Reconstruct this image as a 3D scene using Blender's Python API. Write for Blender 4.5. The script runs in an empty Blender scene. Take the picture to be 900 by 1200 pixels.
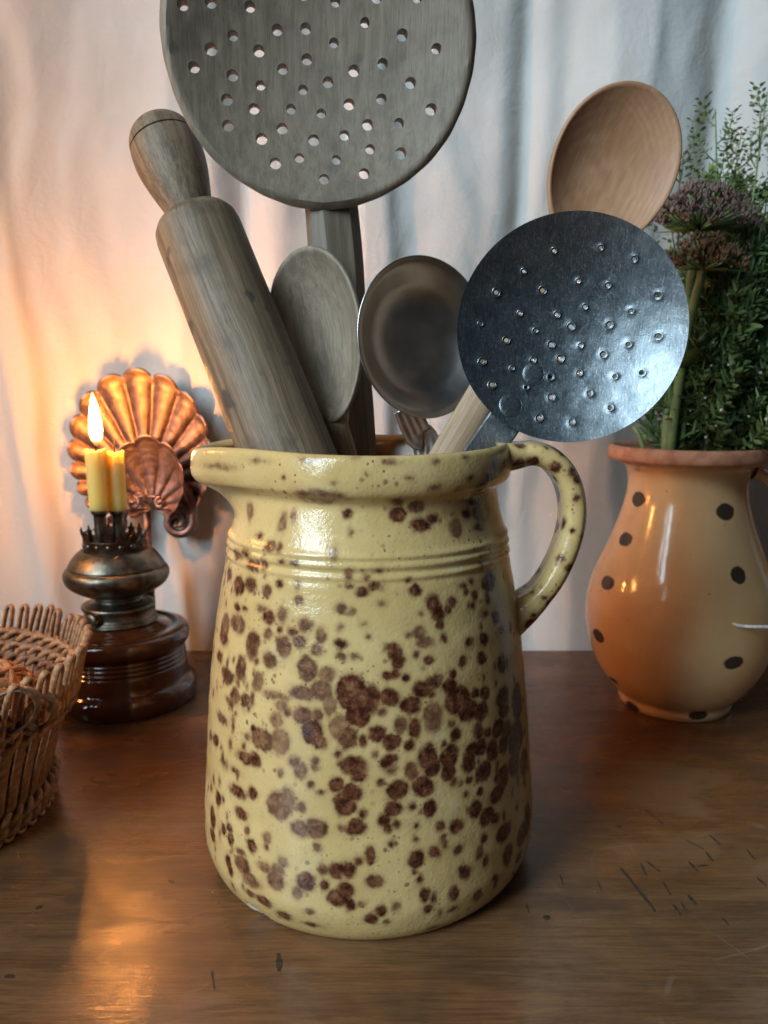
import bpy, math, random
import numpy as np
from mathutils import Vector, Matrix, noise
from mathutils.geometry import delaunay_2d_cdt

# ------------------------------------------------------------------ camera, light, exposure
sc = bpy.context.scene
COL = sc.collection
PI = math.pi
F_PX, PITCH, EYE = 920.0, math.radians(9.3), 0.256     # focal length in photo pixels, tilt down, eye height over the table
CP, SP = math.cos(PITCH), math.sin(PITCH)

cd = bpy.data.cameras.new('camera')
cam = bpy.data.objects.new('camera', cd); COL.objects.link(cam)
cam.location = (0, 0, EYE); cam.rotation_euler = (PI/2 - PITCH, 0, 0)
cd.sensor_fit = 'VERTICAL'; cd.sensor_height = 36.0; cd.lens = 36.0*F_PX/1200.0
cd.clip_start = 0.01; cd.clip_end = 50
cd.dof.use_dof = True; cd.dof.focus_distance = 0.37; cd.dof.aperture_fstop = 13.0
sc.camera = cam

w = bpy.data.worlds.new('World'); sc.world = w; w.use_nodes = True
bg = w.node_tree.nodes['Background']; bg.inputs[0].default_value = (0.62, 0.74, 0.95, 1); bg.inputs[1].default_value = 0.03

def area(name, loc, target, sx, sy, power, col):
    l = bpy.data.lights.new(name, 'AREA'); l.shape = 'RECTANGLE'; l.size = sx; l.size_y = sy
    l.energy = power; l.color = col
    o = bpy.data.objects.new(name, l); COL.objects.link(o); o.location = loc
    o.rotation_euler = (Vector(target) - Vector(loc)).to_track_quat('-Z', 'Y').to_euler()
    return o
area('window_light', (-1.0, -0.63, 1.08), (0.46, 0.50, 0.12), 0.50, 1.45, 9.6, (0.70, 0.885, 1.0)).data.spread = math.radians(72)   # beam spread narrowed, no reveal built, to keep light off the curtain's left

pl = bpy.data.lights.new('candle_beyond_left_edge', 'POINT'); pl.energy = 4.2; pl.color = (1.0, .40, .095); pl.shadow_soft_size = .03
po_ = bpy.data.objects.new('candle_beyond_left_edge', pl); COL.objects.link(po_); po_.location = (-.56, .47, .40)

vs = sc.view_settings
vs.view_transform = 'Standard'; vs.look = 'None'; vs.gamma = 1.0; vs.exposure = -0.08
vs.use_curve_mapping = False
sc.cycles.use_denoising = True
sc.cycles.max_bounces = 5
sc.cycles.use_adaptive_sampling = True; sc.cycles.adaptive_threshold = 0.02
sc.cycles.sample_clamp_indirect = 6

# ------------------------------------------------------------------ helpers
def at(u, v, Y):
    """photo pixel (900x1200) at world depth Y -> point"""
    a = (u-450)/F_PX; b = (600-v)/F_PX
    t = Y/(CP + b*SP)
    return Vector((a*t, Y, EYE + t*(b*CP - SP)))
def ground(u, v):
    a = (u-450)/F_PX; b = (600-v)/F_PX
    t = EYE/(SP - b*CP)
    return Vector((a*t, t*(CP+b*SP), 0))

def mesh(name, verts, faces, mat, parent=None, smooth=True, matrix=None, mats=None, midx=None, flat_faces=None):
    me = bpy.data.meshes.new(name)
    me.from_pydata([tuple(v) for v in verts], [], [tuple(f) for f in faces])
    me.materials.append(mat)
    if mats:
        for m in mats: me.materials.append(m)
    if midx is not None: me.polygons.foreach_set('material_index', midx)
    if smooth: me.polygons.foreach_set('use_smooth', [True]*len(me.polygons))
    me.update()
    o = bpy.data.objects.new(name, me); COL.objects.link(o)
    if parent: o.parent = parent
    if matrix is not None: o.matrix_local = matrix
    return o

def tag(o, label, cat, group=None):
    o['label'] = label; o['category'] = cat
    if group: o['group'] = group
    return o
def thing(name, label, cat, matrix=None, group=None):
    o = bpy.data.objects.new(name, None); COL.objects.link(o); o.empty_display_size = 0.02
    if matrix is not None: o.matrix_world = matrix
    return tag(o, label, cat, group)
def T(x, y=None, z=None):
    return Matrix.Translation(Vector(x) if y is None else Vector((x, y, z)))
def frame(loc, normal, roll=0.0, up=(0, 0, 1)):
    z = Vector(normal).normalized(); x = Vector(up).cross(z).normalized(); y = z.cross(x)
    m = Matrix((x, y, z)).transposed().to_4x4()
    return T(loc) @ m @ Matrix.Rotation(roll, 4, 'Z')
def along(p0, p1, front=(0, -1, 0)):
    """local Z runs p0->p1, local -Y faces front"""
    z = (Vector(p1)-Vector(p0)).normalized(); x = (-Vector(front)).cross(z).normalized(); y = z.cross(x)
    return T(p0) @ Matrix((x, y, z)).transposed().to_4x4()

def smooth_profile(pts, n):
    """Catmull-Rom through 2D points, n per span"""
    out = []; P = [pts[0]]+list(pts)+[pts[-1]]
    for i in range(1, len(P)-2):
        p0, p1, p2, p3 = [np.array(q, float) for q in P[i-1:i+3]]
        for k in range(n):
            t = k/n
            out.append(0.5*((2*p1)+(-p0+p2)*t+(2*p0-5*p1+4*p2-p3)*t*t+(-p0+3*p1-3*p2+p3)*t**3))
    out.append(np.array(pts[-1], float))
    return [tuple(q) for q in out]
def crom(pts, n):
    return [Vector(q) for q in smooth_profile([tuple(p) for p in pts], n)]

def lathe(profile, seg=64):
    V = []; Fc = []
    n = len(profile)
    for (r, z) in profile:
        for k in range(seg):
            a = 2*PI*k/seg
            V.append((max(r, 1e-5)*math.cos(a), max(r, 1e-5)*math.sin(a), z))
    for i in range(n-1):
        for k in range(seg):
            k2 = (k+1) % seg
            Fc.append((i*seg+k, i*seg+k2, (i+1)*seg+k2, (i+1)*seg+k))
    return V, Fc

class MB:
    def __init__(s): s.v = []; s.f = []
    def add(s, V, Fc):
        o = len(s.v); s.v += [tuple(q) for q in V]; s.f += [tuple(i+o for i in f) for f in Fc]
    def tube(s, path, rad, seg=8, closed=False, section=None, up=None, cap=True):
        """sweep; rad float/list or section=list of 2D pts (scaled by rad)"""
        path = [Vector(p) for p in path]; n = len(path)
        if not hasattr(rad, '__len__'): rad = [rad]*n
        sec = section or [(math.cos(2*PI*k/seg), math.sin(2*PI*k/seg)) for k in range(seg)]
        m = len(sec); o = len(s.v); prev = None
        for i, p in enumerate(path):
            if closed: t = path[(i+1) % n]-path[i-1]
            else: t = path[min(i+1, n-1)]-path[max(i-1, 0)]
            t.normalize()
            if up is not None:
                nrm = Vector(up) - t*Vector(up).dot(t)
            elif prev is None:
                h = Vector((0, 0, 1)) if abs(t.z) < 0.9 else Vector((1, 0, 0))
                nrm = h - t*h.dot(t)
            else:
                nrm = prev - t*prev.dot(t)
            nrm.normalize(); prev = nrm; b = t.cross(nrm)
            r = rad[i]
            for (a, c) in sec: s.v.append(tuple(p + nrm*(a*r) + b*(c*r)))
        for i in range(n if closed else n-1):
            i2 = (i+1) % n
            for k in range(m):
                k2 = (k+1) % m
                s.f.append((o+i*m+k, o+i*m+k2, o+i2*m+k2, o+i2*m+k))
        if not closed and cap:
            s.f.append(tuple(o+k for k in reversed(range(m))))
            s.f.append(tuple(o+(n-1)*m+k for k in range(m)))
    def leaf(s, p, d, nrm, L, W):
        d = Vector(d).normalized(); nrm = Vector(nrm); side = d.cross(nrm)
        if side.length < 1e-4: side = d.orthogonal()
        side.normalize(); nn = side.cross(d); p = Vector(p); o = len(s.v)
        s.v += [tuple(p), tuple(p+d*L*.35+side*W*.5+nn*W*.15), tuple(p+d*L*.4), tuple(p+d*L*.35-side*W*.5+nn*W*.15),
                tuple(p+d*L*.75+side*W*.38+nn*W*.1), tuple(p+d*L*.75-side*W*.38+nn*W*.1), tuple(p+d*L)]
        s.f += [(o, o+1, o+2), (o, o+2, o+3), (o+1, o+4, o+6, o+2), (o+2, o+6, o+5, o+3)]
    def bud(s, p, d, r, L):
        d = Vector(d).normalized(); a = d.orthogonal().normalized(); b = d.cross(a); p = Vector(p); o = len(s.v)
        s.v.append(tuple(p))
        for k in range(5):
            q = 2*PI*k/5
            s.v.append(tuple(p+d*L*.5+(a*math.cos(q)+b*math.sin(q))*r))
        s.v.append(tuple(p+d*L))
        for k in range(5):
            k2 = (k+1) % 5
            s.f += [(o, o+1+k2, o+1+k), (o+6, o+1+k, o+1+k2)]
    def build(s, name, mat, parent=None, smooth=True, matrix=None):
        return mesh(name, s.v, s.f, mat, parent, smooth, matrix)

# ------------------------------------------------------------------ materials
class NT:
    def __init__(s, name):
        s.m = bpy.data.materials.new(name); s.m.use_nodes = True
        s.t = s.m.node_tree; s.b = s.t.nodes['Principled BSDF']; s.out = s.t.nodes['Material Output']
    def n(s, typ, **kw):
        x = s.t.nodes.new(typ)
        for k, v in kw.items(): setattr(x, k, v)
        return x
    def l(s, a, b): s.t.links.new(a, b)
    def val(s, sock, v):
        if hasattr(v, 'is_output') or isinstance(v, bpy.types.NodeSocket): s.l(v, sock)
        else: sock.default_value = v
    def math(s, op, a, b=0.0, c=0.0, clamp=False):
        x = s.n('ShaderNodeMath', operation=op, use_clamp=clamp)
        s.val(x.inputs[0], a); s.val(x.inputs[1], b); s.val(x.inputs[2], c)
        return x.outputs[0]
    def vmath(s, op, a, b=None, scale=None):
        x = s.n('ShaderNodeVectorMath', operation=op)
        s.val(x.inputs[0], a)
        if b is not None: s.val(x.inputs[1], b)
        if scale is not None: s.val(x.inputs['Scale'], scale)
        return x.outputs['Value'] if op in ('LENGTH', 'DOT_PRODUCT', 'DISTANCE') else x.outputs[0]
    def obj(s): return s.n('ShaderNodeTexCoord').outputs['Object']
    def scale(s, vec, sc_):
        return s.vmath('MULTIPLY', vec, sc_)
    def noise(s, vec, scale=1.0, detail=3.0, rough=0.55, dist=0.0):
        x = s.n('ShaderNodeTexNoise'); s.l(vec, x.inputs['Vector'])
        x.inputs['Scale'].default_value = scale; x.inputs['Detail'].default_value = detail
        x.inputs['Roughness'].default_value = rough; x.inputs['Distortion'].default_value = dist
        return x.outputs[0]
    def ramp(s, fac, stops, interp='LINEAR'):
        x = s.n('ShaderNodeValToRGB'); s.l(fac, x.inputs[0]); cr = x.color_ramp; cr.interpolation = interp
        while len(cr.elements) < len(stops): cr.elements.new(0.5)
        for e, (p, c) in zip(cr.elements, stops):
            e.position = p; e.color = (c, c, c, 1) if not hasattr(c, '__len__') else (*c, 1)
        return x.outputs[0]
    def mix(s, fac, a, b, mode='MIX'):
        x = s.n('ShaderNodeMixRGB', blend_type=mode)
        s.val(x.inputs[0], fac)
        for i, v in ((1, a), (2, b)):
            if isinstance(v, bpy.types.NodeSocket): s.l(v, x.inputs[i])
            else: x.inputs[i].default_value = (*v, 1)
        return x.outputs[0]
    def smooth(s, v, lo, hi):
        x = s.n('ShaderNodeMapRange', interpolation_type='SMOOTHSTEP')
        s.val(x.inputs[0], v); x.inputs[1].default_value = lo; x.inputs[2].default_value = hi
        return x.outputs[0]
    def bump(s, h, strength, dist, prev=None):
        x = s.n('ShaderNodeBump'); x.inputs['Strength'].default_value = strength; x.inputs['Distance'].default_value = dist
        s.l(h, x.inputs['Height'])
        if prev is not None: s.l(prev, x.inputs['Normal'])
        return x.outputs[0]
    def fin(s, color=None, rough=None, metal=None, normal=None, **kw):
        for key, v in (('Base Color', color), ('Roughness', rough), ('Metallic', metal), ('Normal', normal)):
            if v is None: continue
            if isinstance(v, bpy.types.NodeSocket): s.l(v, s.b.inputs[key])
            elif key == 'Base Color': s.b.inputs[key].default_value = (*v, 1)
            else: s.b.inputs[key].default_value = v
        for k, v in kw.items():
            s.b.inputs[k.replace('_', ' ')].default_value = v
        return s.m

def wood(name, dark, light, axis='Z', rough=0.62, bump=0.25, fine=520, spots=0.0, blotch=0.35, shift=(0, 0, 0), stain=(0.06, 0.05, 0.045)):
    t = NT(name); P = t.vmath('ADD', t.obj(), shift)
    def sv(a, b): return {'X': (b, a, a), 'Y': (a, b, a), 'Z': (a, a, b)}[axis]
    warp = t.noise(P, 18, 2); P2 = t.vmath('ADD', P, t.vmath('SCALE', warp, scale=0.004))
    g1 = t.noise(t.scale(P2, sv(fine, fine*.022)), 1, 4, .65)
    g2 = t.noise(t.scale(P2, sv(fine*.22, fine*.008)), 1, 4, .6, .6)
    g3 = t.noise(P, 38, 4, .6)
    s = t.math('ADD', t.math('MULTIPLY', g1, .45), t.math('MULTIPLY', g2, .55))
    col = t.mix(t.smooth(s, .36, .64), dark, light)
    col = t.mix(t.math('MULTIPLY', t.smooth(g3, .48, .72), blotch), col, [c*.55 for c in dark])
    pores = t.noise(t.scale(P2, sv(fine*1.7, fine*.05)), 1, 2)
    pm = t.smooth(pores, .62, .72)
    col = t.mix(t.math('MULTIPLY', pm, .45), col, [c*.35 for c in dark])
    if spots:
        n4 = t.noise(t.scale(P, sv(70, 45)), 1, 2, .4)
        col = t.mix(t.math('MULTIPLY', t.smooth(n4, .70, .76), spots), col, stain)
    h = t.math('SUBTRACT', s, t.math('MULTIPLY', pm, .5))
    nb = t.bump(h, bump, .0012)
    r = t.math('ADD', t.math('MULTIPLY', g3, .2), rough-.1)
    return t.fin(col, r, None, nb)

M = {}
M['grey_wood'] = wood('grey_wood', (.180, .138, .098), (.262, .208, .150), 'Y', blotch=.45, fine=1100, spots=.35)
M['grey_wood_z'] = wood('grey_wood_shaft', (.135, .102, .072), (.225, .178, .128), 'Z', blotch=.35, fine=1000)
M['pin_wood'] = wood('pin_wood', (.112, .073, .043), (.270, .188, .115), 'Z', spots=.9, blotch=.6, rough=.58, fine=1000, bump=.35)
M['spoon_wood'] = wood('spoon_wood', (.215, .160, .110), (.335, .262, .185), 'Y', blotch=.35, fine=900, shift=(.3, .1, 0))
M['spoon_wood_z'] = wood('spoon_wood_shaft', (.22, .17, .12), (.48, .39, .29), 'Z', blotch=.3)

def beech():
    t = NT('beech_wood'); P = t.obj()
    wp = t.noise(P, 22, 3)
    d = t.vmath('DOT_PRODUCT', P, (0.18, 0.10, 1.0))
    d = t.math('ADD', d, t.math('MULTIPLY', wp, .009))
    ring = t.math('SINE', t.math('MULTIPLY', d, 3000))
    ring = t.math('ADD', t.math('MULTIPLY', ring, .5), .5)
    fl = t.noise(t.scale(P, (420, 60, 420)), 1, 3)
    big = t.noise(P, 26, 3)
    col = t.mix(t.smooth(big, .35, .65), (.41, .205, .105), (.50, .275, .152))
    col = t.mix(t.math('MULTIPLY', t.math('MULTIPLY', ring, t.smooth(big, .3, .6)), .30), col, (.27, .12, .055))
    col = t.mix(t.math('MULTIPLY', t.smooth(fl, .5, .7), .35), col, (.30, .15, .08))
    nb = t.bump(fl, .2, .0008)
    return t.fin(col, .55, None, nb)
M['beech'] = beech()
M['beech_z'] = wood('beech_shaft', (.36, .225, .13), (.58, .42, .28), 'Z', blotch=.15, rough=.55)

def table_mat():
    t = NT('table_wood'); P = t.obj()
    warp = t.noise(t.scale(P, (5, 14, 10)), 1, 3)
    P2 = t.vmath('ADD', P, t.vmath('SCALE', warp, scale=.012))
    g1 = t.noise(t.scale(P2, (34, 620, 300)), 1, 4, .7)
    g2 = t.noise(t.scale(P2, (5, 95, 60)), 1, 4, .68, .6)
    g3 = t.noise(P, 9, 5, .6)
    s = t.math('ADD', t.math('MULTIPLY', g1, .62), t.math('MULTIPLY', g2, .38))
    col = t.mix(t.smooth(s, .30, .70), (.105, .040, .013), (.235, .098, .031))
    col = t.mix(t.math('MULTIPLY', t.smooth(g3, .45, .7), .45), col, (.06, .03, .018))
    pores = t.noise(t.scale(P2, (150, 2300, 900)), 1, 2)
    pm = t.smooth(pores, .58, .68)
    col = t.mix(t.math('MULTIPLY', pm, .6), col, (.03, .015, .009))
    # worn, greyed finish near the front of the table
    sep = t.n('ShaderNodeSeparateXYZ'); t.l(P, sep.inputs[0])
    worn = t.math('ADD', sep.outputs[1], t.math('MULTIPLY', t.math('SUBTRACT', t.noise(P, 14, 4), .5), .16))
    wf = t.math('SUBTRACT', 1.0, t.smooth(worn, .28, .46))
    grey = t.mix(t.smooth(s, .38, .62), (.110, .055, .026), (.190, .104, .051))
    col = t.mix(t.math('MULTIPLY', wf, .60), col, grey)
    blot = t.noise(t.scale(P, (9, 16, 9)), 1, 4, .62, .5)
    col = t.mix(t.math('MULTIPLY', t.smooth(blot, .50, .66), .62), col, (.050, .030, .019))
    col = t.mix(t.math('MULTIPLY', t.math('SUBTRACT', 1.0, t.smooth(blot, .34, .46)), .40), col, (.26, .140, .068))
    # long fine scratches and dust specks
    scr = None
    for k, (sx, sy, off, wdt) in enumerate(((2.6, 9, 1.7, .0016), (9, 3, 5.2, .0012), (5, 17, 9.9, .0016))):
        nn = t.noise(t.vmath('ADD', t.scale(P, (sx, sy, 1)), (off, off*2, 0)), 1, 1, .4)
        ln = t.math('SUBTRACT', 1.0, t.smooth(t.math('ABSOLUTE', t.math('SUBTRACT', nn, .5)), wdt*.3, wdt))
        scr = ln if scr is None else t.math('MAXIMUM', scr, ln)
    scr = t.math('MULTIPLY', scr, t.smooth(t.noise(P, 23, 3), .52, .62))
    col = t.mix(t.math('MULTIPLY', scr, .20), col, (.34, .25, .17))
    vor = t.n('ShaderNodeTexVoronoi'); t.l(P, vor.inputs['Vector']); vor.inputs['Scale'].default_value = 62
    dust = t.math('MULTIPLY', t.math('SUBTRACT', 1.0, t.smooth(vor.outputs['Distance'], .018, .035)), t.smooth(t.noise(P, 31, 1), .53, .56))
    col = t.mix(t.math('MULTIPLY', dust, .8), col, (.6, .55, .48))
    h = t.math('SUBTRACT', s, t.math('ADD', t.math('MULTIPLY', pm, .5), t.math('MULTIPLY', scr, .6)))
    nb = t.bump(h, .14, .0010)
    nb = t.bump(t.noise(P, 42, 3), .07, .004, nb)
    r = t.math('ADD', .16, t.math('MULTIPLY', t.smooth(blot, .3, .7), .20))
    r = t.math('ADD', r, t.math('MULTIPLY', pm, .12))
    return t.fin(col, r, None, nb)
M['table'] = table_mat()

def linen():
    t = NT('linen'); P = t.obj()
    slub = t.noise(t.scale(P, (60, 10, 700)), 1, 3)
    cr = t.noise(t.vmath('ADD', t.scale(P, (34, 20, 17)), t.vmath('SCALE', t.noise(P, 12, 2), scale=1.6)), 1, 3, .55, .9)
    crs = t.math('ABSOLUTE', t.math('SUBTRACT', cr, .5))
    col = t.mix(t.smooth(t.noise(P, 7, 3), .35, .7), (.66, .655, .63), (.72, .715, .69))
    col = t.mix(t.math('MULTIPLY', t.smooth(slub, .6, .75), .18), col, (.62, .58, .50))
    nb = t.bump(crs, .15, .010)
    nb = t.bump(t.noise(t.scale(P, (110, 90, 160)), 1, 4, .7), .22, .004, nb)
    return t.fin(col, .95, None, nb, Specular_IOR_Level=.12)
M['linen'] = linen()

def glaze_jug():
    t = NT('yellow_spotted_glaze'); P = t.obj()
    a = t.n('ShaderNodeAttribute', attribute_name='spot').outputs['Fac']
    b = t.n('ShaderNodeAttribute', attribute_name='tint').outputs['Fac']
    chip = t.n('ShaderNodeAttribute', attribute_name='chip').outputs['Fac']
    wob = t.math('MULTIPLY', t.math('SUBTRACT', t.noise(P, 420, 2, .5), .5), .0016)
    wob2 = t.math('MULTIPLY', t.math('SUBTRACT', t.noise(P, 150, 2), .5), .0034)
    sd = t.math('SUBTRACT', t.math('ADD', t.math('ADD', a, wob), wob2), .0005)
    mot = t.noise(P, 240, 4, .62)
    m = t.math('SUBTRACT', 1.0, t.smooth(sd, -.0016, .0006))
    # fine flecks where the sponge only grazed the clay
    PW = t.vmath('ADD', P, t.vmath('SCALE', t.noise(P, 300, 2), scale=.0016))
    zone = t.noise(P, 34, 2)
    fl = None
    for scl, thr, lo, hi in ((200, .55, .12, .34), (430, .62, .14, .38)):
        vor = t.n('ShaderNodeTexVoronoi'); vor.inputs['Scale'].default_value = scl; t.l(PW, vor.inputs['Vector'])
        rnd = t.n('ShaderNodeSeparateColor'); t.l(vor.outputs['Color'], rnd.inputs[0])
        f = t.math('MULTIPLY', t.math('SUBTRACT', 1.0, t.smooth(vor.outputs['Distance'], lo, hi)), t.math('MULTIPLY', t.smooth(rnd.outputs[0], thr, 1.0), 1.0))
        fl = f if fl is None else t.math('MAXIMUM', fl, f)
    fl = t.math('MULTIPLY', fl, t.smooth(zone, .38, .60))
    base = t.mix(t.smooth(t.noise(P, 30, 4), .3, .7), (.59, .398, .155), (.68, .480, .208))
    base = t.mix(t.math('MULTIPLY', t.smooth(mot, .52, .70), .30), base, (.42, .30, .12))
    bl = t.math('MULTIPLY', t.smooth(t.noise(P, 55, 3), .60, .74), .35)
    base = t.mix(bl, base, (.60, .55, .38))
    brown = t.mix(t.smooth(mot, .36, .66), (.046, .012, .006), (.175, .062, .030))
    brown = t.mix(t.math('MULTIPLY', b, .95), brown, t.mix(t.smooth(mot, .35, .65), (.22, .090, .045), (.40, .225, .112)))
    dens = t.math('MULTIPLY', m, t.math('SUBTRACT', 1.0, t.math('MULTIPLY', b, .22)))
    dens = t.math('MULTIPLY', dens, t.math('SUBTRACT', 1.0, t.math('MULTIPLY', t.smooth(mot, .56, .72), .22)))
    halo = t.math('MULTIPLY', t.math('SUBTRACT', 1.0, t.smooth(sd, -.0004, .0022)), .38)
    col = t.mix(halo, base, (.36, .215, .10))
    col = t.mix(t.math('MULTIPLY', fl, .85), col, (.15, .065, .038))
    col = t.mix(dens, col, brown)
    col = t.mix(chip, col, (.72, .70, .66))
    nb = t.bump(t.noise(P, 650, 3, .6), .22, .0009)
    nb = t.bump(t.noise(P, 120, 2), .18, .002, nb)
    r = t.math('ADD', .09, t.math('MULTIPLY', zone, .16))
    r = t.math('ADD', r, t.math('MULTIPLY', chip, .5))
    return t.fin(col, r, None, nb)
M['jug'] = glaze_jug()
def simple(name, col, rough=.5, metal=0.0, nscale=60, var=.25, bump=.1, bdist=.001, bscale=300, **kw):
    t = NT(name); P = t.obj(); n = t.noise(P, nscale, 4, .6)
    c = t.mix(t.smooth(n, .3, .7), [x*(1-var) for x in col], [min(1, x*(1+var)) for x in col])
    nb = t.bump(t.noise(P, bscale, 3), bump, bdist)
    r = t.math('ADD', rough-.08, t.math('MULTIPLY', n, .16))
    return t.fin(c, r, metal, nb, **kw)
M['jug_inside'] = simple('brown_inner_glaze', (.36, .17, .055), .25)

def glaze_vase():
    t = NT('dotted_vase_glaze'); P = t.obj()
    a = t.n('ShaderNodeAttribute', attribute_name='spot').outputs['Fac']
    wob = t.math('MULTIPLY', t.math('SUBTRACT', t.noise(P, 200, 2), .5), .002)
    m = t.math('SUBTRACT', 1.0, t.smooth(t.math('ADD', a, wob), -.0005, .0007))
    base = t.mix(t.smooth(t.noise(P, 24, 4), .3, .7), (.69, .40, .185), (.76, .49, .25))
    base = t.mix(t.math('MULTIPLY', t.smooth(t.noise(P, 11, 3), .5, .7), .35), base, (.64, .30, .105))
    sp = t.smooth(t.noise(P, 330, 1), .74, .78)
    base = t.mix(t.math('MULTIPLY', sp, .6), base, (.25, .11, .05))
    col = t.mix(t.math('MULTIPLY', m, .95), base, (.028, .017, .015))
    sep = t.n('ShaderNodeSeparateXYZ'); t.l(P, sep.inputs[0])
    zz = t.math('ADD', sep.outputs[2], t.math('MULTIPLY', t.math('SUBTRACT', t.noise(P, 70, 3), .5), .008))
    bare = t.smooth(zz, .1945, .1985)
    clay = t.mix(t.smooth(t.noise(P, 120, 4), .35, .65), (.42, .17, .09), (.55, .26, .15))
    col = t.mix(bare, col, clay)
    nb = t.bump(t.noise(P, 90, 3), .10, .002)
    r = t.math('ADD', .13, t.math('MULTIPLY', bare, .55))
    return t.fin(col, r, None, nb)
M['vase'] = glaze_vase()
M['vase_inside'] = simple('vase_inside_clay', (.32, .16, .09), .7)

def black_steel():
    t = NT('blued_steel'); P = t.obj()
    n = t.noise(P, 70, 6, .7, .4); n2 = t.noise(t.scale(t.vmath('ADD', P, t.vmath('SCALE', t.noise(P, 30, 2), scale=.012)), (1500, 180, 500)), 1, 3, .6, .2); n3 = t.noise(P, 420, 4, .65, 2.0)
    col = t.mix(t.smooth(n, .35, .68), (.115, .135, .15), (.165, .19, .205))
    col = t.mix(t.math('MULTIPLY', t.smooth(n3, .54, .64), .40), col, (.36, .40, .43))
    col = t.mix(t.math('MULTIPLY', t.smooth(n2, .55, .66), .5), col, (.055, .065, .075))
    col = t.mix(t.math('MULTIPLY', t.math('SUBTRACT', 1.0, t.smooth(n2, .33, .42)), .45), col, (.36, .41, .44))
    r = t.math('ADD', .25, t.math('MULTIPLY', n3, .30))
    nb = t.bump(t.noise(P, 55, 3), .10, .0025)
    nb = t.bump(n3, .16, .0006, nb)
    return t.fin(col, r, .9, nb)
M['black_steel'] = black_steel()
M['punched'] = simple('bare_punched_steel', (.40, .45, .48), .35, 1.0, 300, .3)
M['steel'] = simple('worn_stainless', (.50, .47, .44), .34, 1.0, 60, .10, .04, .0004, 900)
M['copper'] = simple('aged_copper', (.30, .215, .195), .50, 1.0, 120, .30, .2, .001, 260)
M['brass'] = simple('tarnished_brass', (.165, .150, .118), .40, 1.0, 150, .35, .15, .0008, 500)
M['dark_brass'] = simple('burnt_brass', (.085, .06, .04), .45, .9, 200, .4, .2)
M['lamp_base'] = simple('dark_brown_glazed_lamp', (.068, .022, .008), .10, 0, 40, .3, .08, .003, 60, Coat_Weight=.5, Coat_Roughness=.05)
M['gouge'] = simple('charred_gouge', (.040, .025, .015), .6, 0, 300, .5)
M['wick'] = simple('charred_wick', (.02, .015, .012), .9)
M['straw'] = simple('straw', (.36, .185, .088), .55, 0, 240, .45, .3, .001, 500)
M['straw_dark'] = simple('dark_straw', (.25, .120, .055), .55, 0, 240, .45, .3, .001, 500)
M['twine_brown'] = simple('orange_brown_twine', (.36, .17, .075), .85, 0, 300, .4, .4, .001, 900)
M['twine_white'] = simple('pale_twine', (.60, .54, .47), .85, 0, 300, .25, .4, .001, 900)
M['splint'] = simple('dark_splint', (.15, .075, .040), .45, 0, 260, .5, .3, .001, 500)
M['thread'] = simple('white_thread', (.78, .76, .72), .9)
M['stem'] = simple('green_stem', (.17, .235, .085), .5, 0, 60, .3)
M['leaf_dark'] = simple('dark_leaf', (.075, .130, .045), .5, 0, 45, .5)
M['leaf_mid'] = simple('green_leaf', (.15, .235, .08), .5, 0, 45, .45)
M['pod'] = simple('green_pod', (.15, .22, .075), .5, 0, 90, .4)
M['sedum'] = simple('pink_brown_flower', (.17, .110, .090), .75, 0, 60, .5)
M['sedum_old'] = simple('rusty_flower', (.145, .085, .042), .75, 0, 60, .5)
M['white_flower'] = simple('tiny_white_flower', (.55, .56, .52), .7)

def wax():
    t = NT('candle_wax')
    t.b.subsurface_method = 'RANDOM_WALK'
    return t.fin((.98, .60, .19), .38, None, None, Subsurface_Weight=1.0, Subsurface_Radius=(1.0, .5, .18), Subsurface_Scale=.05)
M['wax'] = wax()
def flame():
    t = NT('candle_flame'); P = t.obj()
    sep = t.n('ShaderNodeSeparateXYZ'); t.l(P, sep.inputs[0])
    k = t.math('MULTIPLY', sep.outputs[2], 1/.041)
    col = t.ramp(k, [(0.0, (1.0, .28, .06)), (.25, (1.0, .335, .058)), (.8, (1.0, .335, .058)), (1.0, (1.0, .32, .05))])
    st = t.ramp(k, [(0.0, .0008), (.10, .004), (.28, .5), (.40, 1.0), (.8, .9), (1.0, .06)])
    e = t.n('ShaderNodeEmission'); t.l(col, e.inputs[0]); t.l(t.math('MULTIPLY', st, 740.0), e.inputs[1])
    t.l(e.outputs[0], t.out.inputs[0])
    return t.m
M['flame'] = flame()

# ------------------------------------------------------------------ table
tab = thing('table', 'old brown wooden table top, scratched and worn, under the jug', 'table')
def board(y0, y1):
    b = .0007; h = .03; x0, x1 = -.95, .95
    prof = [(y0, -h), (y0, -b), (y0+b*.3, -b*.3), (y0+b, 0), (y1-b, 0), (y1-b*.3, -b*.3), (y1, -b), (y1, -h)]
    n = len(prof); V = []; Fc = []
    for x in (x0, x1):
        V += [(x, y, z) for y, z in prof]
    for i in range(n):
        j = (i+1) % n; Fc.append((i, i+n, j+n, j))
    Fc += [tuple(range(n)), tuple(reversed(range(n, 2*n)))]
    return mesh('board', V, Fc, M['table'], tab, smooth=False)
for y0, y1 in ((.2402, .731), (-.25, .24)): board(y0, y1)

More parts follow.
